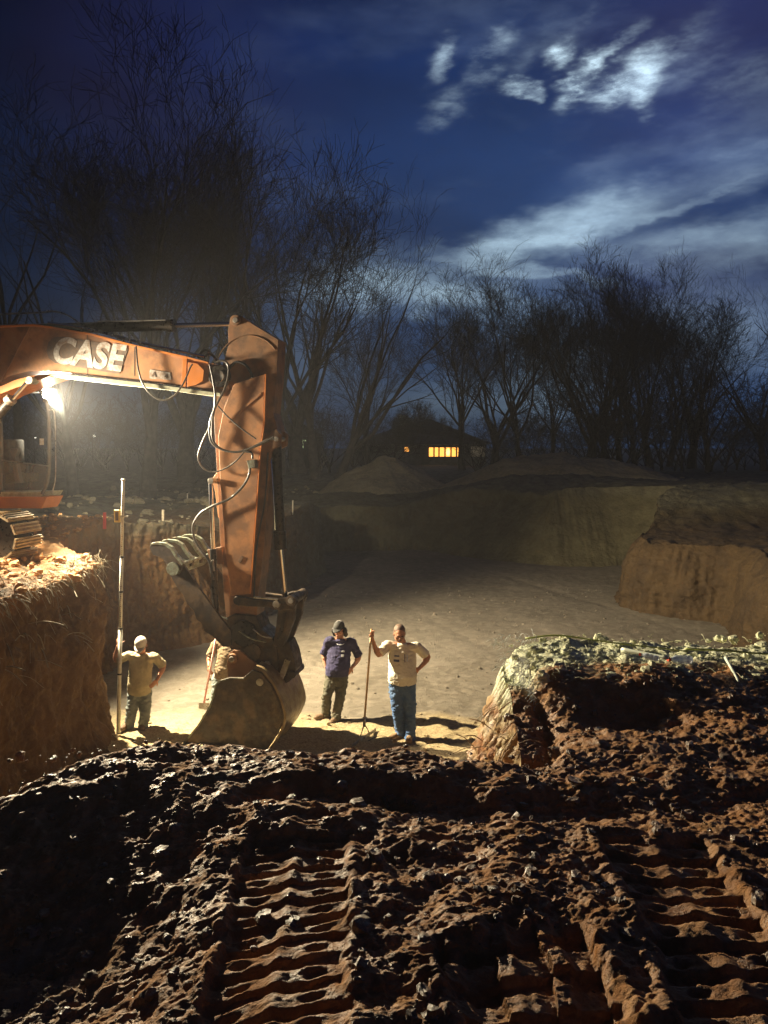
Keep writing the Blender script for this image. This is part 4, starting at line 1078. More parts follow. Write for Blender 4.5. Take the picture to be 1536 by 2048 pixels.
# ---- thumb
TK = -.34
th = pr([(332, 1128), (346, 1122), (366, 1128), (402, 1182), (440, 1234), (462, 1262), (462, 1292), (446, 1294), (424, 1272), (408, 1262), (404, 1248), (392, 1238), (388, 1222), (374, 1208), (366, 1190), (352, 1172), (340, 1150)], TK + .08, TK + .13, 'thumb', M['bucket'], ex, .006)
pr([(332, 1128), (346, 1122), (366, 1128), (402, 1182), (440, 1234), (462, 1262), (462, 1292), (446, 1294), (424, 1272), (408, 1262), (404, 1248), (392, 1238), (388, 1222), (374, 1208), (366, 1190), (352, 1172), (340, 1150)], TK + .98, TK + 1.03, 'thumb_side', M['bucket'], th, .006, TK + .08)
disc(345, 1138, TK - .02, TK + 1.14, .100, 'thumb_tube', M['tooth'], th, 24)
for q in range(4):
    k0 = TK + .0 + q * .345
    tn = pr([(299, 1095), (302, 1088), (312, 1086), (330, 1088), (342, 1096), (352, 1112), (366, 1128), (362, 1140), (346, 1142), (334, 1126), (322, 1116), (306, 1110)], k0, k0 + .055, 'tine', M['bucket'], th, .006, TK)
    pr([(301, 1091), (303, 1086), (313, 1084), (331, 1086), (344, 1094), (354, 1110), (368, 1126), (364, 1130), (350, 1114), (341, 1099), (329, 1091), (312, 1089)], k0 - .012, k0 + .066, 'lit_rib_edge', M['tooth'], tn, .004, TK)  # lit edges painted as pale strips, tine sides kept dark for shade
mb = MB(); a_, b_ = EP(356, 1128, TK + .02), EP(356, 1128, TK + .88); mb.box((a_ + b_) / 2 + Vector((0, 0, .03)), .10, .03, .05)
mb = MB(); mb.prism([EP(*q, TK + .06) for q in [(330, 1116), (336, 1119), (346, 1132), (350, 1140), (342, 1140), (328, 1122)]], EN * 1.0); mb.build('thumb_plate', M['bucket'], th, False, .004)
mb = MB(); mb.tube([EP(364, 1128, TK + .05), EP(364, 1128, TK + .05) + EN * 1.04], .030, 12); mb.build('cross_bar', M['tooth'], th, False, 0, 40)
# thumb cylinder and its brackets
tb = pr([(424, 958), (437, 938), (441, 1000), (443, 1040), (436, 1034), (430, 985)], .12, .20, 'thumb_bracket', M['orange'], ex)
pr([(414, 1100), (444, 1093), (447, 1130), (420, 1126)], .02, .055, 'thumb_bracket', M['arm_brown'], ex)
tcy = etube([(426, 1098), (432, 1240)], -.04, .050, 'thumb_cylinder', M['dark'], ex, 16)
etube([(421, 966), (426, 1100)], -.04, .034, 'rod', M['chrome'], tcy, 14)
disc(421, 962, -.10, .16, .045, 'clevis', M['steel'], tcy)
etube([(425, 1120), (428, 1142)], -.11, .018, 'fitting', M['steel'], tcy)
# ---- hoses
H_ = [([(272, 692), (277, 740), (290, 775), (318, 799), (345, 794), (366, 768), (380, 736), (385, 728)], .013),
      ([(430, 726), (444, 721), (455, 728), (457, 748), (449, 778), (432, 812), (421, 842), (419, 868), (426, 888), (447, 900), (474, 904), (505, 895), (530, 884), (547, 874)], .017),
      ([(420, 730), (426, 760), (431, 800), (425, 840), (424, 872), (432, 890), (452, 902), (482, 903), (510, 892), (534, 880), (548, 878)], .017),
      ([(419, 855), (402, 890), (396, 915), (406, 936), (428, 944), (452, 936), (472, 922), (488, 904)], .011),
      ([(436, 812), (456, 834), (484, 858), (512, 878)], .011),
      ([(500, 930), (498, 950), (484, 975), (458, 998), (426, 1012), (400, 1028), (386, 1052), (390, 1080), (405, 1104), (418, 1122), (423, 1145), (426, 1160)], .019),
      ([(487, 902), (503, 906), (505, 918)], .017)]
M['hose'] = mat('hose_rubber', (.10, .09, .075), .30, c2=(.05, .045, .04), ns=30)
for pts, r in H_: etube(pts, -.11, r, 'hydraulic_hose', M['hose'], ex, 10)
etube([(536, 905), (530, 1000), (517, 1070), (511, 1120), (508, 1195)], .03, .012, 'arm_hose', M['black'], arm, 8)
pr([(493, 921), (509, 919), (511, 935), (497, 937)], -.13, -.022, 'valve_block', M['tooth'], arm, .005)
etube([(452, 745), (470, 725), (488, 728), (500, 742), (505, 755)], .02, .02, 'arm_hose', M['black'], arm)
# ---- boom cylinder
bcy = etube([(60, 758), (-70, 905)], -.08, .030, 'boom_cylinder', M['chrome'], ex, 14)
etube([(18, 806), (-100, 940)], -.08, .072, 'barrel', M['dark'], bcy, 18)
etube([(16, 804), (24, 797)], -.08, .088, 'gland', M['steel'], bcy, 18)
disc(58, 760, -.16, .0, .06, 'boom_cylinder_pin', M['steel'], bcy)
# ---- cab (beyond the boom)
K0, K1 = 1.26, 1.86
cab_out = [(-135, 772), (70, 772), (88, 790), (99, 822), (102, 880), (99, 940), (90, 975), (80, 988), (-135, 988)]
cab = pr([(-135, 984), (86, 984), (80, 994), (-135, 994)], K0, K1, 'cab', M['floorpale'], ex)
pr([(-135, 764), (52, 764), (68, 774), (66, 782), (-135, 780)], K0 - .03, K1 + .03, 'cab_roof', M['grey'], cab, .02)
for k_ in (K0, K1 - .05):
    etube([(80, 779), (92, 802), (98, 840), (98, 930), (93, 968), (84, 988)], k_ + .03, .034, 'cab_pillar', M['grey'], cab, 8)
    etube([(-2, 776), (2, 880), (3, 988)], k_ + .03, .034, 'cab_pillar', M['grey'], cab, 8)
etube([(98, 820), (108, 824), (111, 870), (111, 950), (105, 985)], K0 - .06, .010, 'grab_rail', M['steel'], cab, 8)
etube([(4, 920), (97, 932)], K0 + .0, .010, 'window_rail', M['steel'], cab, 8)
pr([(6, 921), (96, 932), (91, 966), (80, 984), (6, 982)], K0 + .02, K0 + .026, 'lower_window', M['glass'], cab, 0)
mb = MB(); q0, q1 = [EP(x, y, K0 + .06) for x, y in ((95, 800), (99, 850))], 0
fr = [(82, 782), (93, 802), (99, 840), (99, 930), (94, 966), (85, 984)]
A_ = [EP(x + 1, y, K0 + .07) for x, y in fr]; B_ = [EP(x + 1, y, K0 + .07) + EN * (K1 - K0 - .14) for x, y in fr]
mb.add(A_ + B_, [(i, i + 1, 6 + i + 1, 6 + i) for i in range(5)]); mb.build('windscreen', M['screen'], cab, True)
# seat and consoles
st = pr([(8, 946), (44, 946), (44, 964), (8, 968)], K0 + .30, K0 + .80, 'operator_seat', M['seat'], cab, .03)
pr([(4, 880), (16, 878), (18, 946), (4, 948)], K0 + .32, K0 + .78, 'seat_back', M['seat'], st, .03)
pr([(20, 897), (34, 897), (34, 905), (30, 912), (40, 966), (30, 966), (22, 912)], K0 + .14, K0 + .24, 'control_console', M['grey'], cab, .01)
etube([(56, 975), (50, 950), (52, 936)], K0 + .4, .012, 'travel_lever', M['dark'], cab, 8)
etube([(64, 975), (60, 948), (62, 934)], K0 + .55, .012, 'travel_lever', M['dark'], cab, 8)
pr([(79, 877), (87, 877), (87, 890), (79, 890)], K0 + .0, K0 + .012, 'window_latch', M['white'], cab, .002)
# ---- body, skirts, counterweight (mostly outside the view)
pr([(-520, 994), (95, 994), (83, 1017), (-520, 1017)], K0 - .12, K0 + .35, 'platform', M['orange_clean'], ex, .01)
pr([(-700, 850), (-250, 850), (-230, 872), (-230, 993), (-700, 993)], -.80, 1.6, 'engine_housing', M['orange_clean'], ex, .04)
pr([(-128, 900), (-60, 900), (-50, 930), (-50, 993), (-128, 993)], -.80, -.30, 'storage_box', M['orange'], ex, .02)
pr([(-400, 1018), (-140, 1018), (-140, 1060), (-400, 1060)], .1, .9, 'slew_base', M['dark'], ex, .02)
def crawler(k0, k1, px_tip):
    # stadium outline in machine plane
    c1 = EP(px_tip - 38, 1076, k0); rad = .30; L = 3.6
    pts = []
    for a in range(-90, 91, 15): pts.append(c1 + (ED * math.cos(R(a)) + Vector((0, 0, 1)) * math.sin(R(a))) * rad)
    c2 = c1 - ED * L
    for a in range(90, 271, 15): pts.append(c2 + (ED * math.cos(R(a)) + Vector((0, 0, 1)) * math.sin(R(a))) * rad)
    mb = MB(); mb.prism([p - EN * 0 + EN * .12 for p in pts], EN * (k1 - k0 - .24)); tr = mb.build('crawler_track', M['dark'], ex, False, .01)
    per = 2 * L + 2 * math.pi * rad; n = 46; mb = MB()
    for i in range(n):
        s = i / n * per
        if s < L: c = c2 + ED * s + Vector((0, 0, rad)); nn = Vector((0, 0, 1)); tt = ED
        elif s < L + math.pi * rad: a = math.pi / 2 - (s - L) / rad; nn = ED * math.cos(a) + Vector((0, 0, 1)) * math.sin(a); c = c1 + nn * rad; tt = nn.cross(EN)
        elif s < 2 * L + math.pi * rad: c = c1 - ED * (s - L - math.pi * rad) - Vector((0, 0, rad)); nn = Vector((0, 0, -1)); tt = ED
        else: a = -math.pi / 2 - (s - 2 * L - math.pi * rad) / rad; nn = ED * math.cos(a) + Vector((0, 0, 1)) * math.sin(a); c = c2 + nn * rad; tt = nn.cross(EN)
        Mr = Matrix((tt, EN, nn)).transposed()
        mb.box(c + EN * (k1 - k0) / 2 + nn * .022, .155, k1 - k0, .03, Mr)
        for dd_ in (-.05, .0, .05): mb.box(c + EN * (k1 - k0) / 2 + nn * .05 + tt * dd_, .016, (k1 - k0) * .98, .03, Mr)
    mb.build('track_shoes', M['shell'], tr, False, 0)
crawler(-.95, -.35, 28); crawler(1.35, 1.95, 20)
# ---- work lamps
def lamp(c, aim, s=1.0):
    aim = Vector(aim).normalized()
    mb = MB(); mb.tube([c - aim * .09 * s, c - aim * .07 * s, c - aim * .01 * s, c], [.03 * s, .055 * s, .075 * s, .075 * s], 20)
    hd = mb.build('work_lamp', M['black'], ex, False, 0, 40)
    mb = MB(); mb.tube([c + aim * .001, c + aim * .012], .066 * s, 20); mb.build('lens', M['lens'], hd, False, 0)
    mb = MB(); mb.tube([c - aim * .06 * s, c - aim * .08 * s - Vector((0, 0, .14))], .012, 8); mb.build('lamp_bracket', M['steel'], hd)
lamp(LAMP1, (.8, -.5, -.25)); lamp(LAMP2, (1, -.05, -.3))

# ------------------------------------------------------------------ people
def remesh(mb, name, m, parent, voxel=.010, wr=0, wf=9, smooth_it=2):
    o = link_mesh('tmp', np.array(mb.v), mb.f, None, None, True)
    import bmesh
    bm = bmesh.new(); bm.from_mesh(o.data); bmesh.ops.recalc_face_normals(bm, faces=bm.faces); bm.to_mesh(o.data); bm.free()
    r = o.modifiers.new('r', 'REMESH'); r.mode = 'VOXEL'; r.voxel_size = voxel
    s = o.modifiers.new('s', 'SMOOTH'); s.factor = .5; s.iterations = smooth_it
    bpy.context.view_layer.update(); dg = bpy.context.evaluated_depsgraph_get()
    me = bpy.data.meshes.new_from_object(o.evaluated_get(dg)); bpy.data.objects.remove(o)
    n = len(me.vertices); co = np.empty(n * 3); me.vertices.foreach_get('co', co); co = co.reshape(-1, 3)
    if wr:
        no = np.empty(n * 3); me.vertices.foreach_get('normal', no); no = no.reshape(-1, 3)
        w = np.abs(perlin(co[:, 0] * wf, co[:, 1] * wf, co[:, 2] * wf * 1.7)) + .5 * np.abs(perlin(co[:, 0] * wf * 2.1 + 5, co[:, 1] * wf * 2.1, co[:, 2] * wf * 3))
        co = co + no * (w[:, None] - .25) * wr
    if parent is not None: co = co - np.array(woff(parent))
    me.vertices.foreach_set('co', co.ravel()); me.polygons.foreach_set('use_smooth', np.ones(len(me.polygons), dtype=bool)); me.update()
    me.name = name; me.materials.append(m)
    ob = bpy.data.objects.new(name, me); col.objects.link(ob); ob.parent = parent
    return ob
def limb(mb, pts, rad, n=14, sm=4):
    P = [Vector(p) for p in pts]
    if len(P) > 2:
        t = np.linspace(0, len(P) - 1, (len(P) - 1) * sm + 1); R_ = list(np.interp(t, range(len(P)), rad)); Q = spline(P, sm)
    else: Q, R_ = P, list(rad)
    mb.tube(Q, R_, n); mb.ell(Q[0], R_[0], R_[0], R_[0], None, 12, 8); mb.ell(Q[-1], R_[-1], R_[-1], R_[-1], None, 12, 8)
def hand(mb, wrist, direction, palm_n, curl=.5, s=1.0, grip=None, side=1):
    """wrist point, direction the hand points, palm normal; five fingers"""
    d = Vector(direction).normalized(); nrm = Vector(palm_n); nrm = (nrm - d * nrm.dot(d)).normalized(); sd = d.cross(nrm) * side
    M3 = Matrix((sd, nrm, d)).transposed()
    mb.ell(wrist + d * .05 * s, .040 * s, .017 * s, .052 * s, M3, 14, 10)
    for i, (off, L, r) in enumerate(((-.028, .070, .0085), (-.010, .082, .009), (.009, .078, .0088), (.027, .062, .0078))):
        b = wrist + d * .090 * s + sd * off * s; pts = [b - d * .02 * s, b]; dd = d.copy(); q = b
        for j in range(3):
            dd = (dd + nrm * curl * (.8 + .15 * i)).normalized(); q = q + dd * L * s * (.42, .32, .26)[j]; pts.append(q)
        limb(mb, pts, [r * s * 1.05, r * s * 1.05, r * s, r * s * .92, r * s * .8], 8, 2)
    b = wrist + d * .03 * s - sd * .033 * s; td = (d * .6 - sd * .7 + nrm * .4).normalized(); t2 = (td + nrm * curl + d * .3).normalized()
    limb(mb, [b, b + td * .035 * s, b + td * .035 * s + t2 * .032 * s, b + td * .035 * s + t2 * .055 * s], [.013 * s, .011 * s, .010 * s, .008 * s], 8, 2)
def head(mb, c, tilt, yaw, s=1.0, jaw=1.0):
    """c = centre of skull; face looks to -y before rotation. returns frame"""
    Rm = (Matrix.Rotation(R(yaw), 3, 'Z') @ Matrix.Rotation(R(tilt), 3, 'X'))
    T = lambda x, y, z: Vector(c) + Rm @ Vector((x * s, y * s, z * s))
    mb.ell(T(0, .012, .03), .075 * s, .095 * s, .088 * s, Rm, 20, 14)
    mb.ell(T(0, -.018, -.035), .062 * s * jaw, .070 * s, .078 * s, Rm, 18, 12)
    mb.ell(T(0, -.050, -.085), .034 * s * jaw, .032 * s, .026 * s, Rm, 12, 8)
    mb.ell(T(0, -.082, .018), .050 * s, .014 * s, .012 * s, Rm, 12, 8)     # brow
    limb(mb, [T(0, -.086, .012), T(0, -.104, -.022), T(0, -.096, -.032)], [.008 * s, .0125 * s, .012 * s], 8, 2)   # nose
    for q in (-1, 1):
        mb.ell(T(q * .014, -.090, -.032), .008 * s, .010 * s, .007 * s, Rm, 8, 6)
        mb.ell(T(q * .078, .010, -.008), .010 * s, .019 * s, .030 * s, Rm, 10, 8)
        mb.ell(T(q * .038, -.070, -.025), .024 * s, .018 * s, .020 * s, Rm, 10, 8)
    mb.ell(T(0, -.084, -.056), .024 * s, .010 * s, .006 * s, Rm, 10, 6); mb.ell(T(0, -.082, -.066), .020 * s, .010 * s, .006 * s, Rm, 10, 6)
    return T, Rm
M['eye'] = mat('eye', (.05, .035, .03), .2)
def face_bits(T, Rm, p, s=1.0):
    mb = MB()
    for q in (-1, 1): mb.ell(T(q * .030, -.083, .000), .012 * s, .006 * s, .006 * s, Rm, 10, 6)
    mb.build('eyes', M['eye'], p, True)
    mb = MB(); mb.ell(T(0, -.093, -.061), .020 * s, .004 * s, .003 * s, Rm, 10, 6); mb.build('lips', M['lip'], p, True)
M['lip'] = mat('lips', (.33, .11, .09), .5)
def boot(mb, ankle, toe_dir, s=1.0, floor=None):
    d = Vector(toe_dir); d.z = 0; d.normalize(); sd = Vector((-d.y, d.x, 0)); Mr = Matrix((sd, d, Vector((0, 0, 1)))).transposed()
    zf = floor
    a = Vector((ankle[0], ankle[1], zf))
    mb.ell(a - d * .03 + Vector((0, 0, .055)), .048 * s, .060 * s, .055 * s, Mr)
    mb.ell(a + d * .08 + Vector((0, 0, .045)), .048 * s, .10 * s, .045 * s, Mr)
    mb.ell(a + d * .16 + Vector((0, 0, .040)), .050 * s, .065 * s, .040 * s, Mr)
    limb(mb, [a + Vector((0, 0, .06)), Vector(ankle) + Vector((0, 0, .10))], [.052 * s, .058 * s])
    mb.box(a + d * .055 + Vector((0, 0, .012)), .088 * s, .27 * s, .024, Mr)
def pocket_mesh(): pass

def person(Y, joints, feet, label, opts):
    """joints: dict of (px,py,dy). Clothing follows."""
    J = {k: at(v[0], v[1], Y + v[2]) for k, v in joints.items()}
    s = opts.get('s', 1.0)
    fl = [Vector((at(fx, fy, Y + fd).x, Y + fd, 0)) for fx, fy, fd in feet]
    for f in fl: f.z = fz(f.x, f.y) - .005
    root = empty('person', (fl[0] + fl[1]) / 2, label, 'person')
    skin = opts.get('skin', M['skin'])
    # --- body (one surface)
    mb = MB()
    T, Rm = head(mb, J['head'], opts.get('tilt', 10), opts.get('yaw', 0), opts.get('hs', 1.05), opts.get('jaw', 1.0))
    chest = (J['ls'] + J['rs']) / 2; neck = chest + Vector((0, .02, .05))
    limb(mb, [neck - Vector((0, -.01, .10)), neck + Vector((0, -.005, .01)), T(0, .020, -.05)], [.055, .056, .056])
    pelvis = (J['lh'] + J['rh']) / 2
    limb(mb, [chest - Vector((0, 0, .02)), chest.lerp(pelvis, .5), pelvis], [.07, .11, .115])
    for a in ('l', 'r'):
        limb(mb, [J[a + 's'], J[a + 'e'], J[a + 'w']], [.056, .043, .028])
        mb.ell(J[a + 's'].lerp(J[a + 'e'], .45), .05, .05, .05)
        mb.ell(J[a + 'e'].lerp(J[a + 'w'], .28), .044, .044, .044)
        limb(mb, [J[a + 's'].lerp(chest, .6), J[a + 's']], [.055, .055])
    for i, a in enumerate('lr'):
        limb(mb, [pelvis.lerp(J[a + 'h'], .8), J[a + 'k'], J[a + 'a'] + Vector((0, 0, .05))], [.085, .055, .04])
    hl, hr = opts['hand_l'], opts['hand_r']
    hand(mb, J['lw'], *hl); hand(mb, J['rw'], *hr)
    body = remesh(mb, 'body', skin, root, .0065, 0, 9, 1)
    face_bits(T, Rm, body)
    # --- shirt
    belly = opts.get('belly', .15); w = opts.get('w', .17)
    mb = MB(); up = (chest - pelvis).normalized(); side = (J['rs'] - J['ls']); side.z *= .4; side.normalize(); fw = side.cross(up).normalized(); side = up.cross(fw).normalized() if fw.y > 0 else side
    fwd = -fw if fw.y > 0 else fw
    Mt = Matrix((side, -fwd, up)).transposed()
    half = (J['rs'] - J['ls']).length / 2
    L = lambda t, f=0: pelvis.lerp(chest, t) + fwd * f
    hem = opts.get('hem', .02)
    mb.loft([(L(hem, .02), w * 1.03, belly * .92, Mt), (L(.12, .03), w * 1.06, belly * 1.02, Mt), (L(.32, .045), w * 1.07, belly * 1.10, Mt), (L(.52, .03), w * 1.02, belly * 1.02, Mt),
             (L(.72, .012), w * 1.04, .125 + belly * .12, Mt), (L(.88, .0), half * .96, .115, Mt), (L(.98, -.005), half * .72, .085, Mt), (L(1.03, .0), .098, .088, Mt), (L(1.075, .004), .074, .072, Mt)])
    for a in ('l', 'r'):
        e = J[a + 's'].lerp(J[a + 'e'], opts.get('sleeve', .72)); inn = J[a + 's'].lerp(chest, .45)
        limb(mb, [inn - Vector((0, 0, .03)), J[a + 's'], J[a + 's'].lerp(e, .5), e], [.078, .072, .069, .070])
        mb.tube([e - (e - J[a + 's']).normalized() * .02, e + (e - J[a + 's']).normalized() * .045], [.070, .077], 14)
    shirt = remesh(mb, 'shirt', opts['shirt'], root, .010, opts.get('wr', .016), 10, 1)
    # --- trousers
    mb = MB(); wl = opts.get('leg', 1.0)
    mb.loft([(pelvis - Vector((0, 0, .10)), w * .95, .125, None), (pelvis - Vector((0, 0, .02)), w * 1.0, .135, None), (pelvis + Vector((0, 0, .07)), w * .99, .130, None), (pelvis + Vector((0, 0, .10)), w * .95, .12, None)])
    for i, a in enumerate('lr'):
        hp = J[a + 'h']; kn = J[a + 'k']; an = Vector(J[a + 'a'])
        inner = hp.lerp(pelvis, .25)
        limb(mb, [inner, inner.lerp(kn, .35), kn, kn.lerp(an, .4), an + Vector((0, 0, .03))], [.112 * wl, .104 * wl, .080 * wl, .078 * wl, .072 * wl])
        mb.tube([an + Vector((0, 0, .07)), an - Vector((0, 0, .025))], [.073 * wl, .080 * wl], 14)
    remesh(mb, 'trousers', opts['pants'], root, .010, .026, 10, 1)
    mb = MB(); mb.loft([(pelvis + Vector((0, 0, .065)), w * 1.02, .136, None), (pelvis + Vector((0, 0, .10)), w * 1.0, .132, None)])
    mb.build('belt', M['belt'], root, False, .003)
    for i, a in enumerate('lr'):
        mb = MB(); f = fl[i]; boot(mb, (f.x, f.y, J[a + 'a'].z), opts['toes'][i], 1.0, f.z); remesh(mb, 'boot', opts['boot'], root, .009, .004, 20, 1)
    return root, body, shirt, T, Rm, J, (L, fwd, Mt)
M['belt'] = mat('leather_belt', (.04, .025, .015), .4)
M['tee_olive'] = mat('shirt_olive_tan', (.36, .30, .18), .9, c2=(.29, .24, .14), ns=6, bump=.002, bs=120)
M['tee_cream'] = mat('shirt_cream', (.78, .74, .60), .9, c2=(.68, .63, .50), ns=5, bump=.002, bs=120)
M['tee_tan'] = mat('shirt_tan', (.22, .16, .09), .9, c2=(.17, .12, .07), ns=6, bump=.002, bs=120)  # shirt darkened, the coupler's shade put into its colour
M['tee_navy'] = mat('shirt_navy', (.040, .034, .095), .9, c2=(.03, .026, .07), ns=6, bump=.002, bs=120)
M['jeans_blue'] = mat('jeans_blue', (.055, .125, .30), .85, c2=(.10, .17, .30), ns=7, bump=.002, bs=150)
M['jeans_grey'] = mat('jeans_grey', (.15, .17, .16), .85, c2=(.20, .22, .20), ns=7, bump=.002, bs=150)
M['jeans_olive'] = mat('trousers_olive', (.11, .10, .065), .85, c2=(.075, .07, .045), ns=7, bump=.002, bs=150)
M['boot_tan'] = mat('boot_tan', (.38, .24, .11), .75, c2=(.26, .16, .08), ns=14)
M['boot_brown'] = mat('boot_brown', (.15, .09, .05), .7, c2=(.22, .14, .08), ns=14)
M['hair_dark'] = mat('hair_dark', (.018, .012, .010), .5, c2=(.03, .02, .015), ns=60, bump=.004, bs=150)
M['hair_grey'] = mat('hair_sandy', (.13, .07, .04), .6, c2=(.20, .13, .09), ns=60, bump=.004, bs=150)
M['capw'] = mat('cap_white', (.60, .55, .46), .85, c2=(.5, .45, .38), ns=12, bump=.001, bs=200)
M['capg'] = mat('cap_grey', (.030, .028, .026), .85, c2=(.05, .046, .04), ns=12, bump=.001, bs=200)
M['capmesh'] = mat('cap_mesh', (.38, .35, .32), .85, c2=(.3, .27, .25), ns=40)

def cap(T, Rm, s, m, m2, parent, brim_m=None):
    mb = MB(); nu, nv = 28, 9; vs = []; fs = []
    for i in range(nv + 1):
        th = (math.pi / 2) * i / nv
        for j in range(nu):
            ph = 2 * math.pi * j / nu
            vs.append(T(.088 * math.cos(ph) * math.sin(th) / s * s, .014 + .106 * math.sin(ph) * math.sin(th), .040 + .100 * math.cos(th)))
    for i in range(nv):
        for j in range(nu): fs.append((i * nu + j, i * nu + (j + 1) % nu, (i + 1) * nu + (j + 1) % nu, (i + 1) * nu + j))
    mb.add(vs, fs); c = mb.build('cap', m, parent, True)
    if m2:
        c.data.materials.append(m2)
        for p in c.data.polygons:
            j = p.index % nu
            if 0 < j < nu / 2: p.material_index = 1
    mb = MB(); vs = []; n = 14
    for z in (.040, .034):
        for i in range(n + 1):
            a = math.pi + math.pi * i / n
            vs.append(T(.084 * math.cos(a), .014 + .100 * math.sin(a), z + .004))
        for i in range(n + 1):
            a = math.pi + math.pi * i / n
            vs.append(T(.082 * math.cos(a), .005 + .175 * math.sin(a), z - .022 + .018 * abs(math.cos(a))))
    N = n + 1; fs = []
    for i in range(n): fs += [(i, i + 1, N + i + 1, N + i), (2 * N + i, 3 * N + i, 3 * N + i + 1, 2 * N + i + 1), (N + i, N + i + 1, 3 * N + i + 1, 3 * N + i), (i, 2 * N + i, 2 * N + i + 1, i + 1)]
    mb.add(vs, fs); mb.build('brim', brim_m or m, c, True)
    MB().ell(T(0, .014, .142), .009, .009, .005, Rm, 8, 6).build('cap_button', m, c, True)
    return c

# --- man with cream shirt and rake
r4, b4, s4, T4, Rm4, J4, fr4 = person(11.5, dict(head=(799, 1268, -.10), ls=(776, 1290, 0), rs=(833, 1293, 0), le=(757, 1309, -.12), lw=(744, 1276, -.22), re=(856, 1314, .10), rw=(838, 1337, -.06),
        lh=(790, 1374, 0), rh=(819, 1372, 0), lk=(795, 1420, -.03), rk=(820, 1422, -.05), la=(801, 1466, .03), ra=(820, 1477, -.08)),
        [(801, 1466, .03), (820, 1477, -.08)], 'man in cream t-shirt, glasses and blue jeans, one hand raised on a rake handle', dict(
        tilt=14, yaw=4, hs=1.08, jaw=1.12, belly=.19, w=.205, shirt=M['tee_cream'], pants=M['jeans_blue'], boot=M['boot_tan'], toes=[(-.75, -.6, 0), (-.15, -1, 0)],
        sleeve=.62, hem=.12, leg=1.08, hand_l=((.0, -.15, 1), (.6, -.8, 0), .75, 1.0), hand_r=((-.8, .1, -.35), (-.3, .9, 0), .35, 1.0, None, -1)))
mb = MB(); 
nu = 24; vs = []; fs = []
mb.ell(T4(0, .026, .052), .088, .102, .084, Rm4, 18, 12)
for q in (-1, 1): mb.ell(T4(q * .078, .03, .0), .012, .04, .04, Rm4, 10, 8)
h4 = mb.build('hair', M['hair_grey'], b4, True)
mb = MB(); mb.ell(T4(0, -.098, -.044), .030, .012, .011, Rm4, 12, 8); mb.build('moustache', M['hair_grey'], b4, True)
mb = MB(); 
for q in (-1, 1):
    mb.tube([T4(q * .032 + .026 * math.cos(a), -.100, .000 + .018 * math.sin(a)) for a in np.linspace(0, 6.283, 17)], .003, 5)
    mb.tube([T4(q * .058, -.098, .004), T4(q * .082, -.01, .004)], .0025, 5)
mb.tube([T4(-.008, -.102, .003), T4(.008, -.102, .003)], .003, 5)
mb.build('glasses', M['black'], b4)
L4, fw4, Mt4 = fr4
def chest_patch(L, fwd, Mt, shirt_obj, t, u, w, h, m, name, up=.0, dist=.5):
    """thin printed patch wrapped on the shirt by ray casting onto it"""
    n = 8; vs = []; fs = []; off = woff(shirt_obj)
    shirt_obj.data.update(); bpy.context.view_layer.update()
    for i in range(n + 1):
        for j in range(n + 1):
            q = L(t, 0) + Mt @ Vector((u + (i / n - .5) * w, 0, (j / n - .5) * h)) + fwd * dist
            ok, loc, no, _ = shirt_obj.ray_cast(q - off, -fwd)
            vs.append((loc + off + no * .003) if ok else q - fwd * (dist - .15))
    for i in range(n):
        for j in range(n): a = i * (n + 1) + j; fs.append((a, a + 1, a + n + 2, a + n + 1))
    MB().add(vs, fs).build(name, m, shirt_obj, True)
M['print_navy'] = mat('print_navy', (.10, .12, .20), .9); M['print_grey'] = mat('print_white', (.65, .66, .68), .9, c2=(.4, .42, .45), ns=40)
M['print_pale'] = mat('print_paleblue', (.55, .60, .66), .9)
chest_patch(L4, fw4, Mt4, s4, .80, -.085, .075, .022, M['print_navy'], 'chest_print')
chest_patch(L4, fw4, Mt4, s4, .70, -.090, .085, .034, M['print_navy'], 'chest_print')
chest_patch(L4, fw4, Mt4, s4, .76, .070, .020, .10, M['print_pale'], 'chest_pen')
chest_patch(L4, fw4, Mt4, s4, .76, .035, .012, .11, M['print_navy'], 'chest_pen')
# rake
rk = empty('rake', atz(728, 1478, FZ), 'wide landscape rake with wooden handle standing under the raised hand of the man in cream', 'rake')
top = at(743, 1258, 11.28); bot = at(729, 1440, 11.24)
MB().tube([top, bot], .016, 12).build('handle', M['wood'], rk, True)
hx = at(704, 1497, 11.05); hx.z = FZ + .05; hy = at(752, 1450, 11.75); hy.z = FZ + .04; hm = (hx + hy) / 2
MB().tube([bot + Vector((0, 0, .05)), bot - Vector((.004, 0, .10))], .022, 12).build('socket', M['steel'], rk, True)
mb = MB()
for q in (.28, .72):
    e = hx.lerp(hy, q); mb.tube(spline([bot - Vector((0, 0, .06)), bot.lerp(e, .5) + Vector((0, 0, -.02)), e], 5), .008, 8)
mb.build('brace', M['steel'], rk, True)
dr = (hy - hx).normalized(); mb = MB(); mb.box(hm, .012, (hy - hx).length, .05, Matrix((dr.cross(Vector((0, 0, 1))), dr, Vector((0, 0, 1)))).transposed()); hd = mb.build('rake_head', M['steel'], rk, False, .003)
mb = MB()
for i in range(26):
    q = hx.lerp(hy, i / 25); mb.tube([q, q + Vector((-.02, .02, -.06))], .004, 5)
mb.build('tines', M['steel'], hd)
stick([Vector((bot.x + .05, bot.y, FZ + .05)), at(757, 1470, 11.3) * Vector((1, 1, 1)) if False else Vector((-.08, 11.45, FZ + .045)), Vector((.10, 11.42, FZ + .04))], .006, M['dark'], 'root', 'thin dark bent root on the sand beside the rake', 'root')

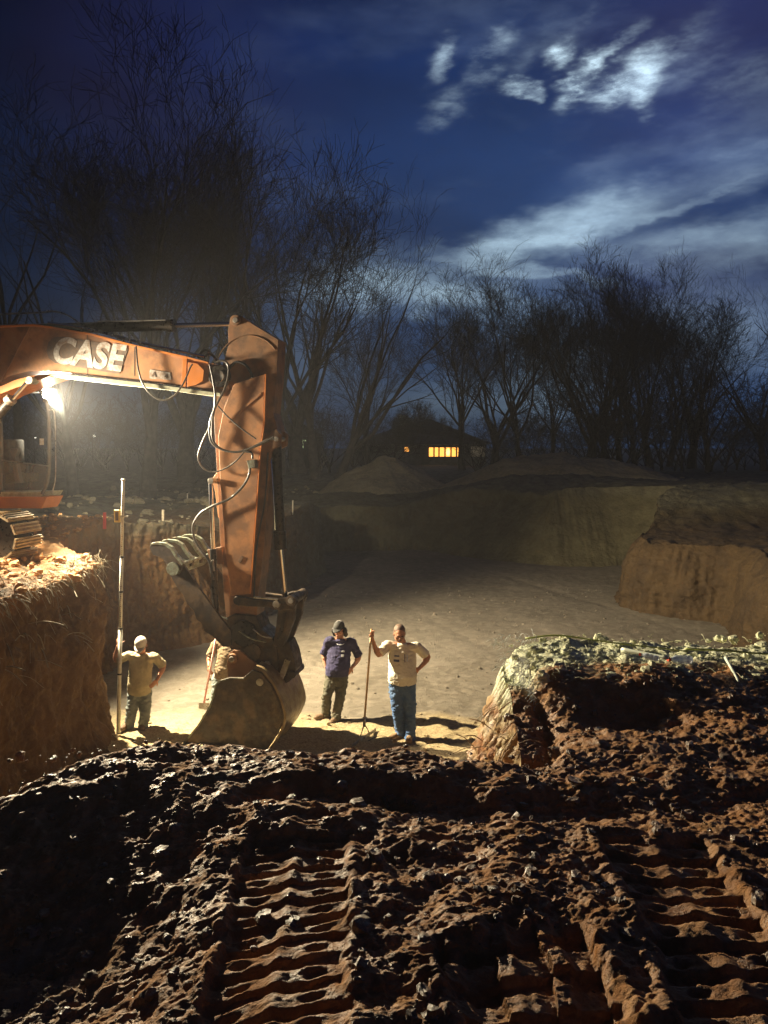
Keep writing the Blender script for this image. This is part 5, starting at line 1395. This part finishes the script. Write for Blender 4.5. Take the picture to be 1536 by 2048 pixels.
# --- man in navy shirt
r3, b3, s3, T3, Rm3, J3, fr3 = person(12.4, dict(head=(678, 1259, -.08), ls=(658, 1281, 0), rs=(703, 1284, .02), le=(648, 1309, .08), lw=(652, 1334, .0), re=(718, 1313, .08), rw=(704, 1335, -.06),
        lh=(661, 1356, 0), rh=(686, 1356, 0), lk=(654, 1391, -.08), rk=(680, 1394, -.08), la=(652, 1428, .02), ra=(673, 1434, -.12)),
        [(652, 1428, .02), (672, 1434, -.12)], 'man in navy t-shirt and dark trucker cap with long dark hair, hands on hips', dict(
        tilt=12, yaw=-18, hs=1.05, jaw=1.08, belly=.185, w=.185, shirt=M['tee_navy'], pants=M['jeans_olive'], boot=M['boot_brown'], toes=[(-.9, -.5, 0), (-.5, -1, 0)],
        sleeve=.78, hem=.10, leg=.98, hand_l=((.25, -.1, -1), (.9, .2, 0), .35, 1.0), hand_r=((-.55, -.2, -.8), (-.4, .8, 0), .3, 1.0, None, -1)))
cap(T3, Rm3, 1.05, M['capg'], M['capmesh'], b3)
mb = MB(); mb.ell(T3(.0, .055, -.01), .088, .060, .075, Rm3, 16, 10)
for q in (-1, 1):
    mb.ell(T3(q * .092, .012, -.030), .036, .050, .066, Rm3, 12, 8); mb.ell(T3(q * .092, .03, -.085), .036, .045, .045, Rm3, 12, 8)
remesh(mb, 'hair', M['hair_dark'], b3, .008, .012, 20, 1)
L3, fw3, Mt3 = fr3
chest_patch(L3, fw3, Mt3, s3, .78, .055, .055, .024, M['print_grey'], 'chest_print')
chest_patch(L3, fw3, Mt3, s3, .68, .055, .045, .040, M['print_grey'], 'chest_print')
mb = MB(); c_ = L3(1.0, .03); mb.tube([c_ + Mt3 @ Vector((.078 * math.cos(a), -.078 * math.sin(a), -.035 * max(0, math.sin(a)))) for a in np.linspace(-.4, 3.54, 18)], .006, 6); mb.build('necklace', M['print_grey'], b3, True)

# --- man on the left with the levelling rod
r1, b1, s1, T1, Rm1, J1, fr1 = person(11.95, dict(head=(282, 1291, -.24), ls=(258, 1311, -.12), rs=(308, 1314, -.12), le=(232, 1320, -.18), lw=(236, 1292, -.26), re=(327, 1331, .0), rw=(314, 1360, -.14),
        lh=(267, 1384, .02), rh=(293, 1384, .02), lk=(263, 1425, -.08), rk=(290, 1426, -.08), la=(257, 1462, .0), ra=(285, 1462, .0)),
        [(255, 1462, .0), (286, 1462, .0)], 'man in olive shirt and white cap leaning forward with one hand on the tall rod', dict(
        tilt=34, yaw=2, hs=1.05, belly=.145, w=.175, shirt=M['tee_olive'], pants=M['jeans_grey'], boot=M['boot_brown'], toes=[(-.2, -1, 0), (.2, -1, 0)], skin=M['skin2'],
        sleeve=.72, hem=.02, hand_l=((.05, .0, 1), (.5, .8, 0), .7, 1.0), hand_r=((-.6, -.2, -.7), (-.5, .8, 0), .3, 1.0, None, -1)))
cap(T1, Rm1, 1.05, M['capw'], None, b1)
mb = MB(); mb.ell(T1(0, .045, -.005), .086, .068, .055, Rm1, 14, 10); mb.build('hair', M['hair_dark'], b1, True)
L1, fw1, Mt1 = fr1
MB().box((J1['lh'] + J1['rh']) / 2 + Vector((.01, -.155, .085)), .06, .012, .042).build('belt_buckle', M['steel'], r1, False, .004)
# rod with receiver
Yr = 11.66
rt, rbm = at(246.5, 958, Yr), at(237, 1478, Yr); rbm.z = FZ
rod = empty('levelling_rod', rbm, 'tall white telescoping levelling rod held upright by the man in the white cap', 'levelling rod')
def rp(t): return rbm.lerp(rt, t)
MB().tube([rp(0), rp(.42)], .030, 14).build('lower_section', M['rod'], rod, True)
MB().tube([rp(.42), rp(.70)], .026, 14).build('middle_section', M['rod'], rod, True)
MB().tube([rp(.70), rp(.992)], .023, 14).build('upper_section', M['rod'], rod, True)
MB().tube([rp(.992), rp(1.0)], .030, 14).build('rod_cap', M['rod'], rod, True)
mb = MB()
for t_ in (.24, .42, .565, .70): mb.tube([rp(t_ - .003), rp(t_ + .003)], .034, 14)
mb.build('clamp_ring', M['black'], rod)
mb = MB()
for i in range(70):
    t_ = .43 + i * .0078; c_ = rp(t_); w_ = .020 if i % 5 else .032
    mb.box(c_ + Vector((.004, -(.0285 if t_ < .70 else .0255), 0)), w_ * .6, .003, .004 if i % 5 else .010)
mb.build('graduations', M['decal_dark'], rod)
cR = at(235.5, 1032, Yr)
rc = MB().box(cR + Vector((.0, -.02, 0)), .085, .05, .19).build('laser_receiver', M['yellow'], rod, False, .008)
MB().box(cR + Vector((.0, -.0472, 0)), .045, .005, .13).build('receiver_window', M['decal_dark'], rc)
MB().tube([at(240, 1033, Yr - .03), at(256, 1033, Yr - .03)], .013, 8).build('clamp_screw', M['steel'], rc)

# --- man hidden behind the coupler and bucket
r2, b2, s2, T2, Rm2, J2, fr2 = person(12.95, dict(head=(452, 1268, -.14), ls=(431, 1288, 0), rs=(478, 1290, 0), le=(419, 1314, -.02), lw=(418, 1332, -.16), re=(486, 1318, .05), rw=(478, 1340, -.12),
        lh=(434, 1356, 0), rh=(460, 1356, 0), lk=(432, 1392, -.06), rk=(460, 1392, -.06), la=(430, 1420, .0), ra=(458, 1420, .0)),
        [(430, 1422, .0), (458, 1422, .0)], 'man in tan shirt mostly hidden behind the bucket coupler, holding a pink handle', dict(
        tilt=24, yaw=10, hs=1.05, belly=.14, w=.15, shirt=M['tee_tan'], pants=M['jeans_grey'], boot=M['boot_brown'], toes=[(-.2, -1, 0), (.2, -1, 0)], skin=M['skin2'],
        sleeve=.72, hem=.02, hand_l=((.2, -.4, -.6), (.4, .8, 0), .7, 1.0), hand_r=((-.4, -.4, -.6), (-.5, .8, 0), .5, 1.0, None, -1)))
mb = MB(); mb.ell(T2(0, .030, .042), .090, .102, .088, Rm2, 16, 10); mb.build('hair', M['hair_dark'], b2, True)
a_ = at(435.5, 1257, 12.62); b_ = at(421, 1336, 12.70); c_ = a_ + (b_ - a_) * 1.9; c_.z = max(c_.z, FZ + .02)
sh = empty('shovel', Vector((c_.x, c_.y, FZ)), 'pink handled tool held by the man behind the bucket', 'shovel')
MB().tube([a_, c_], .017, 12).build('handle', M['pinkrod'], sh, True)
e = (c_ - a_).normalized(); MB().prism([c_ + Vector((-.09, 0, 0)), c_ + Vector((.09, 0, 0)), c_ + Vector((.10, -.01, -.2)) + e * .02, c_ + Vector((0, -.02, -.28)), c_ + Vector((-.10, -.01, -.2))], (0, .006, 0)).build('blade', M['steel'], sh)

# ------------------------------------------------------------------ haze volume, added for the glow around the lamp
def haze():
    mb = MB(); mb.box((0, 60, 14), 360, 300, 36); 
    m = bpy.data.materials.new('haze'); m.use_nodes = True; nt = m.node_tree; nt.nodes.clear()
    v = nt.nodes.new('ShaderNodeVolumePrincipled'); v.inputs['Color'].default_value = (.8, .8, .85, 1); v.inputs['Density'].default_value = .0010
    v.inputs['Anisotropy'].default_value = .35
    o = nt.nodes.new('ShaderNodeOutputMaterial'); nt.links.new(v.outputs[0], o.inputs['Volume'])
    h = mb.build('haze', m); tag(h, kind='stuff'); 
haze()
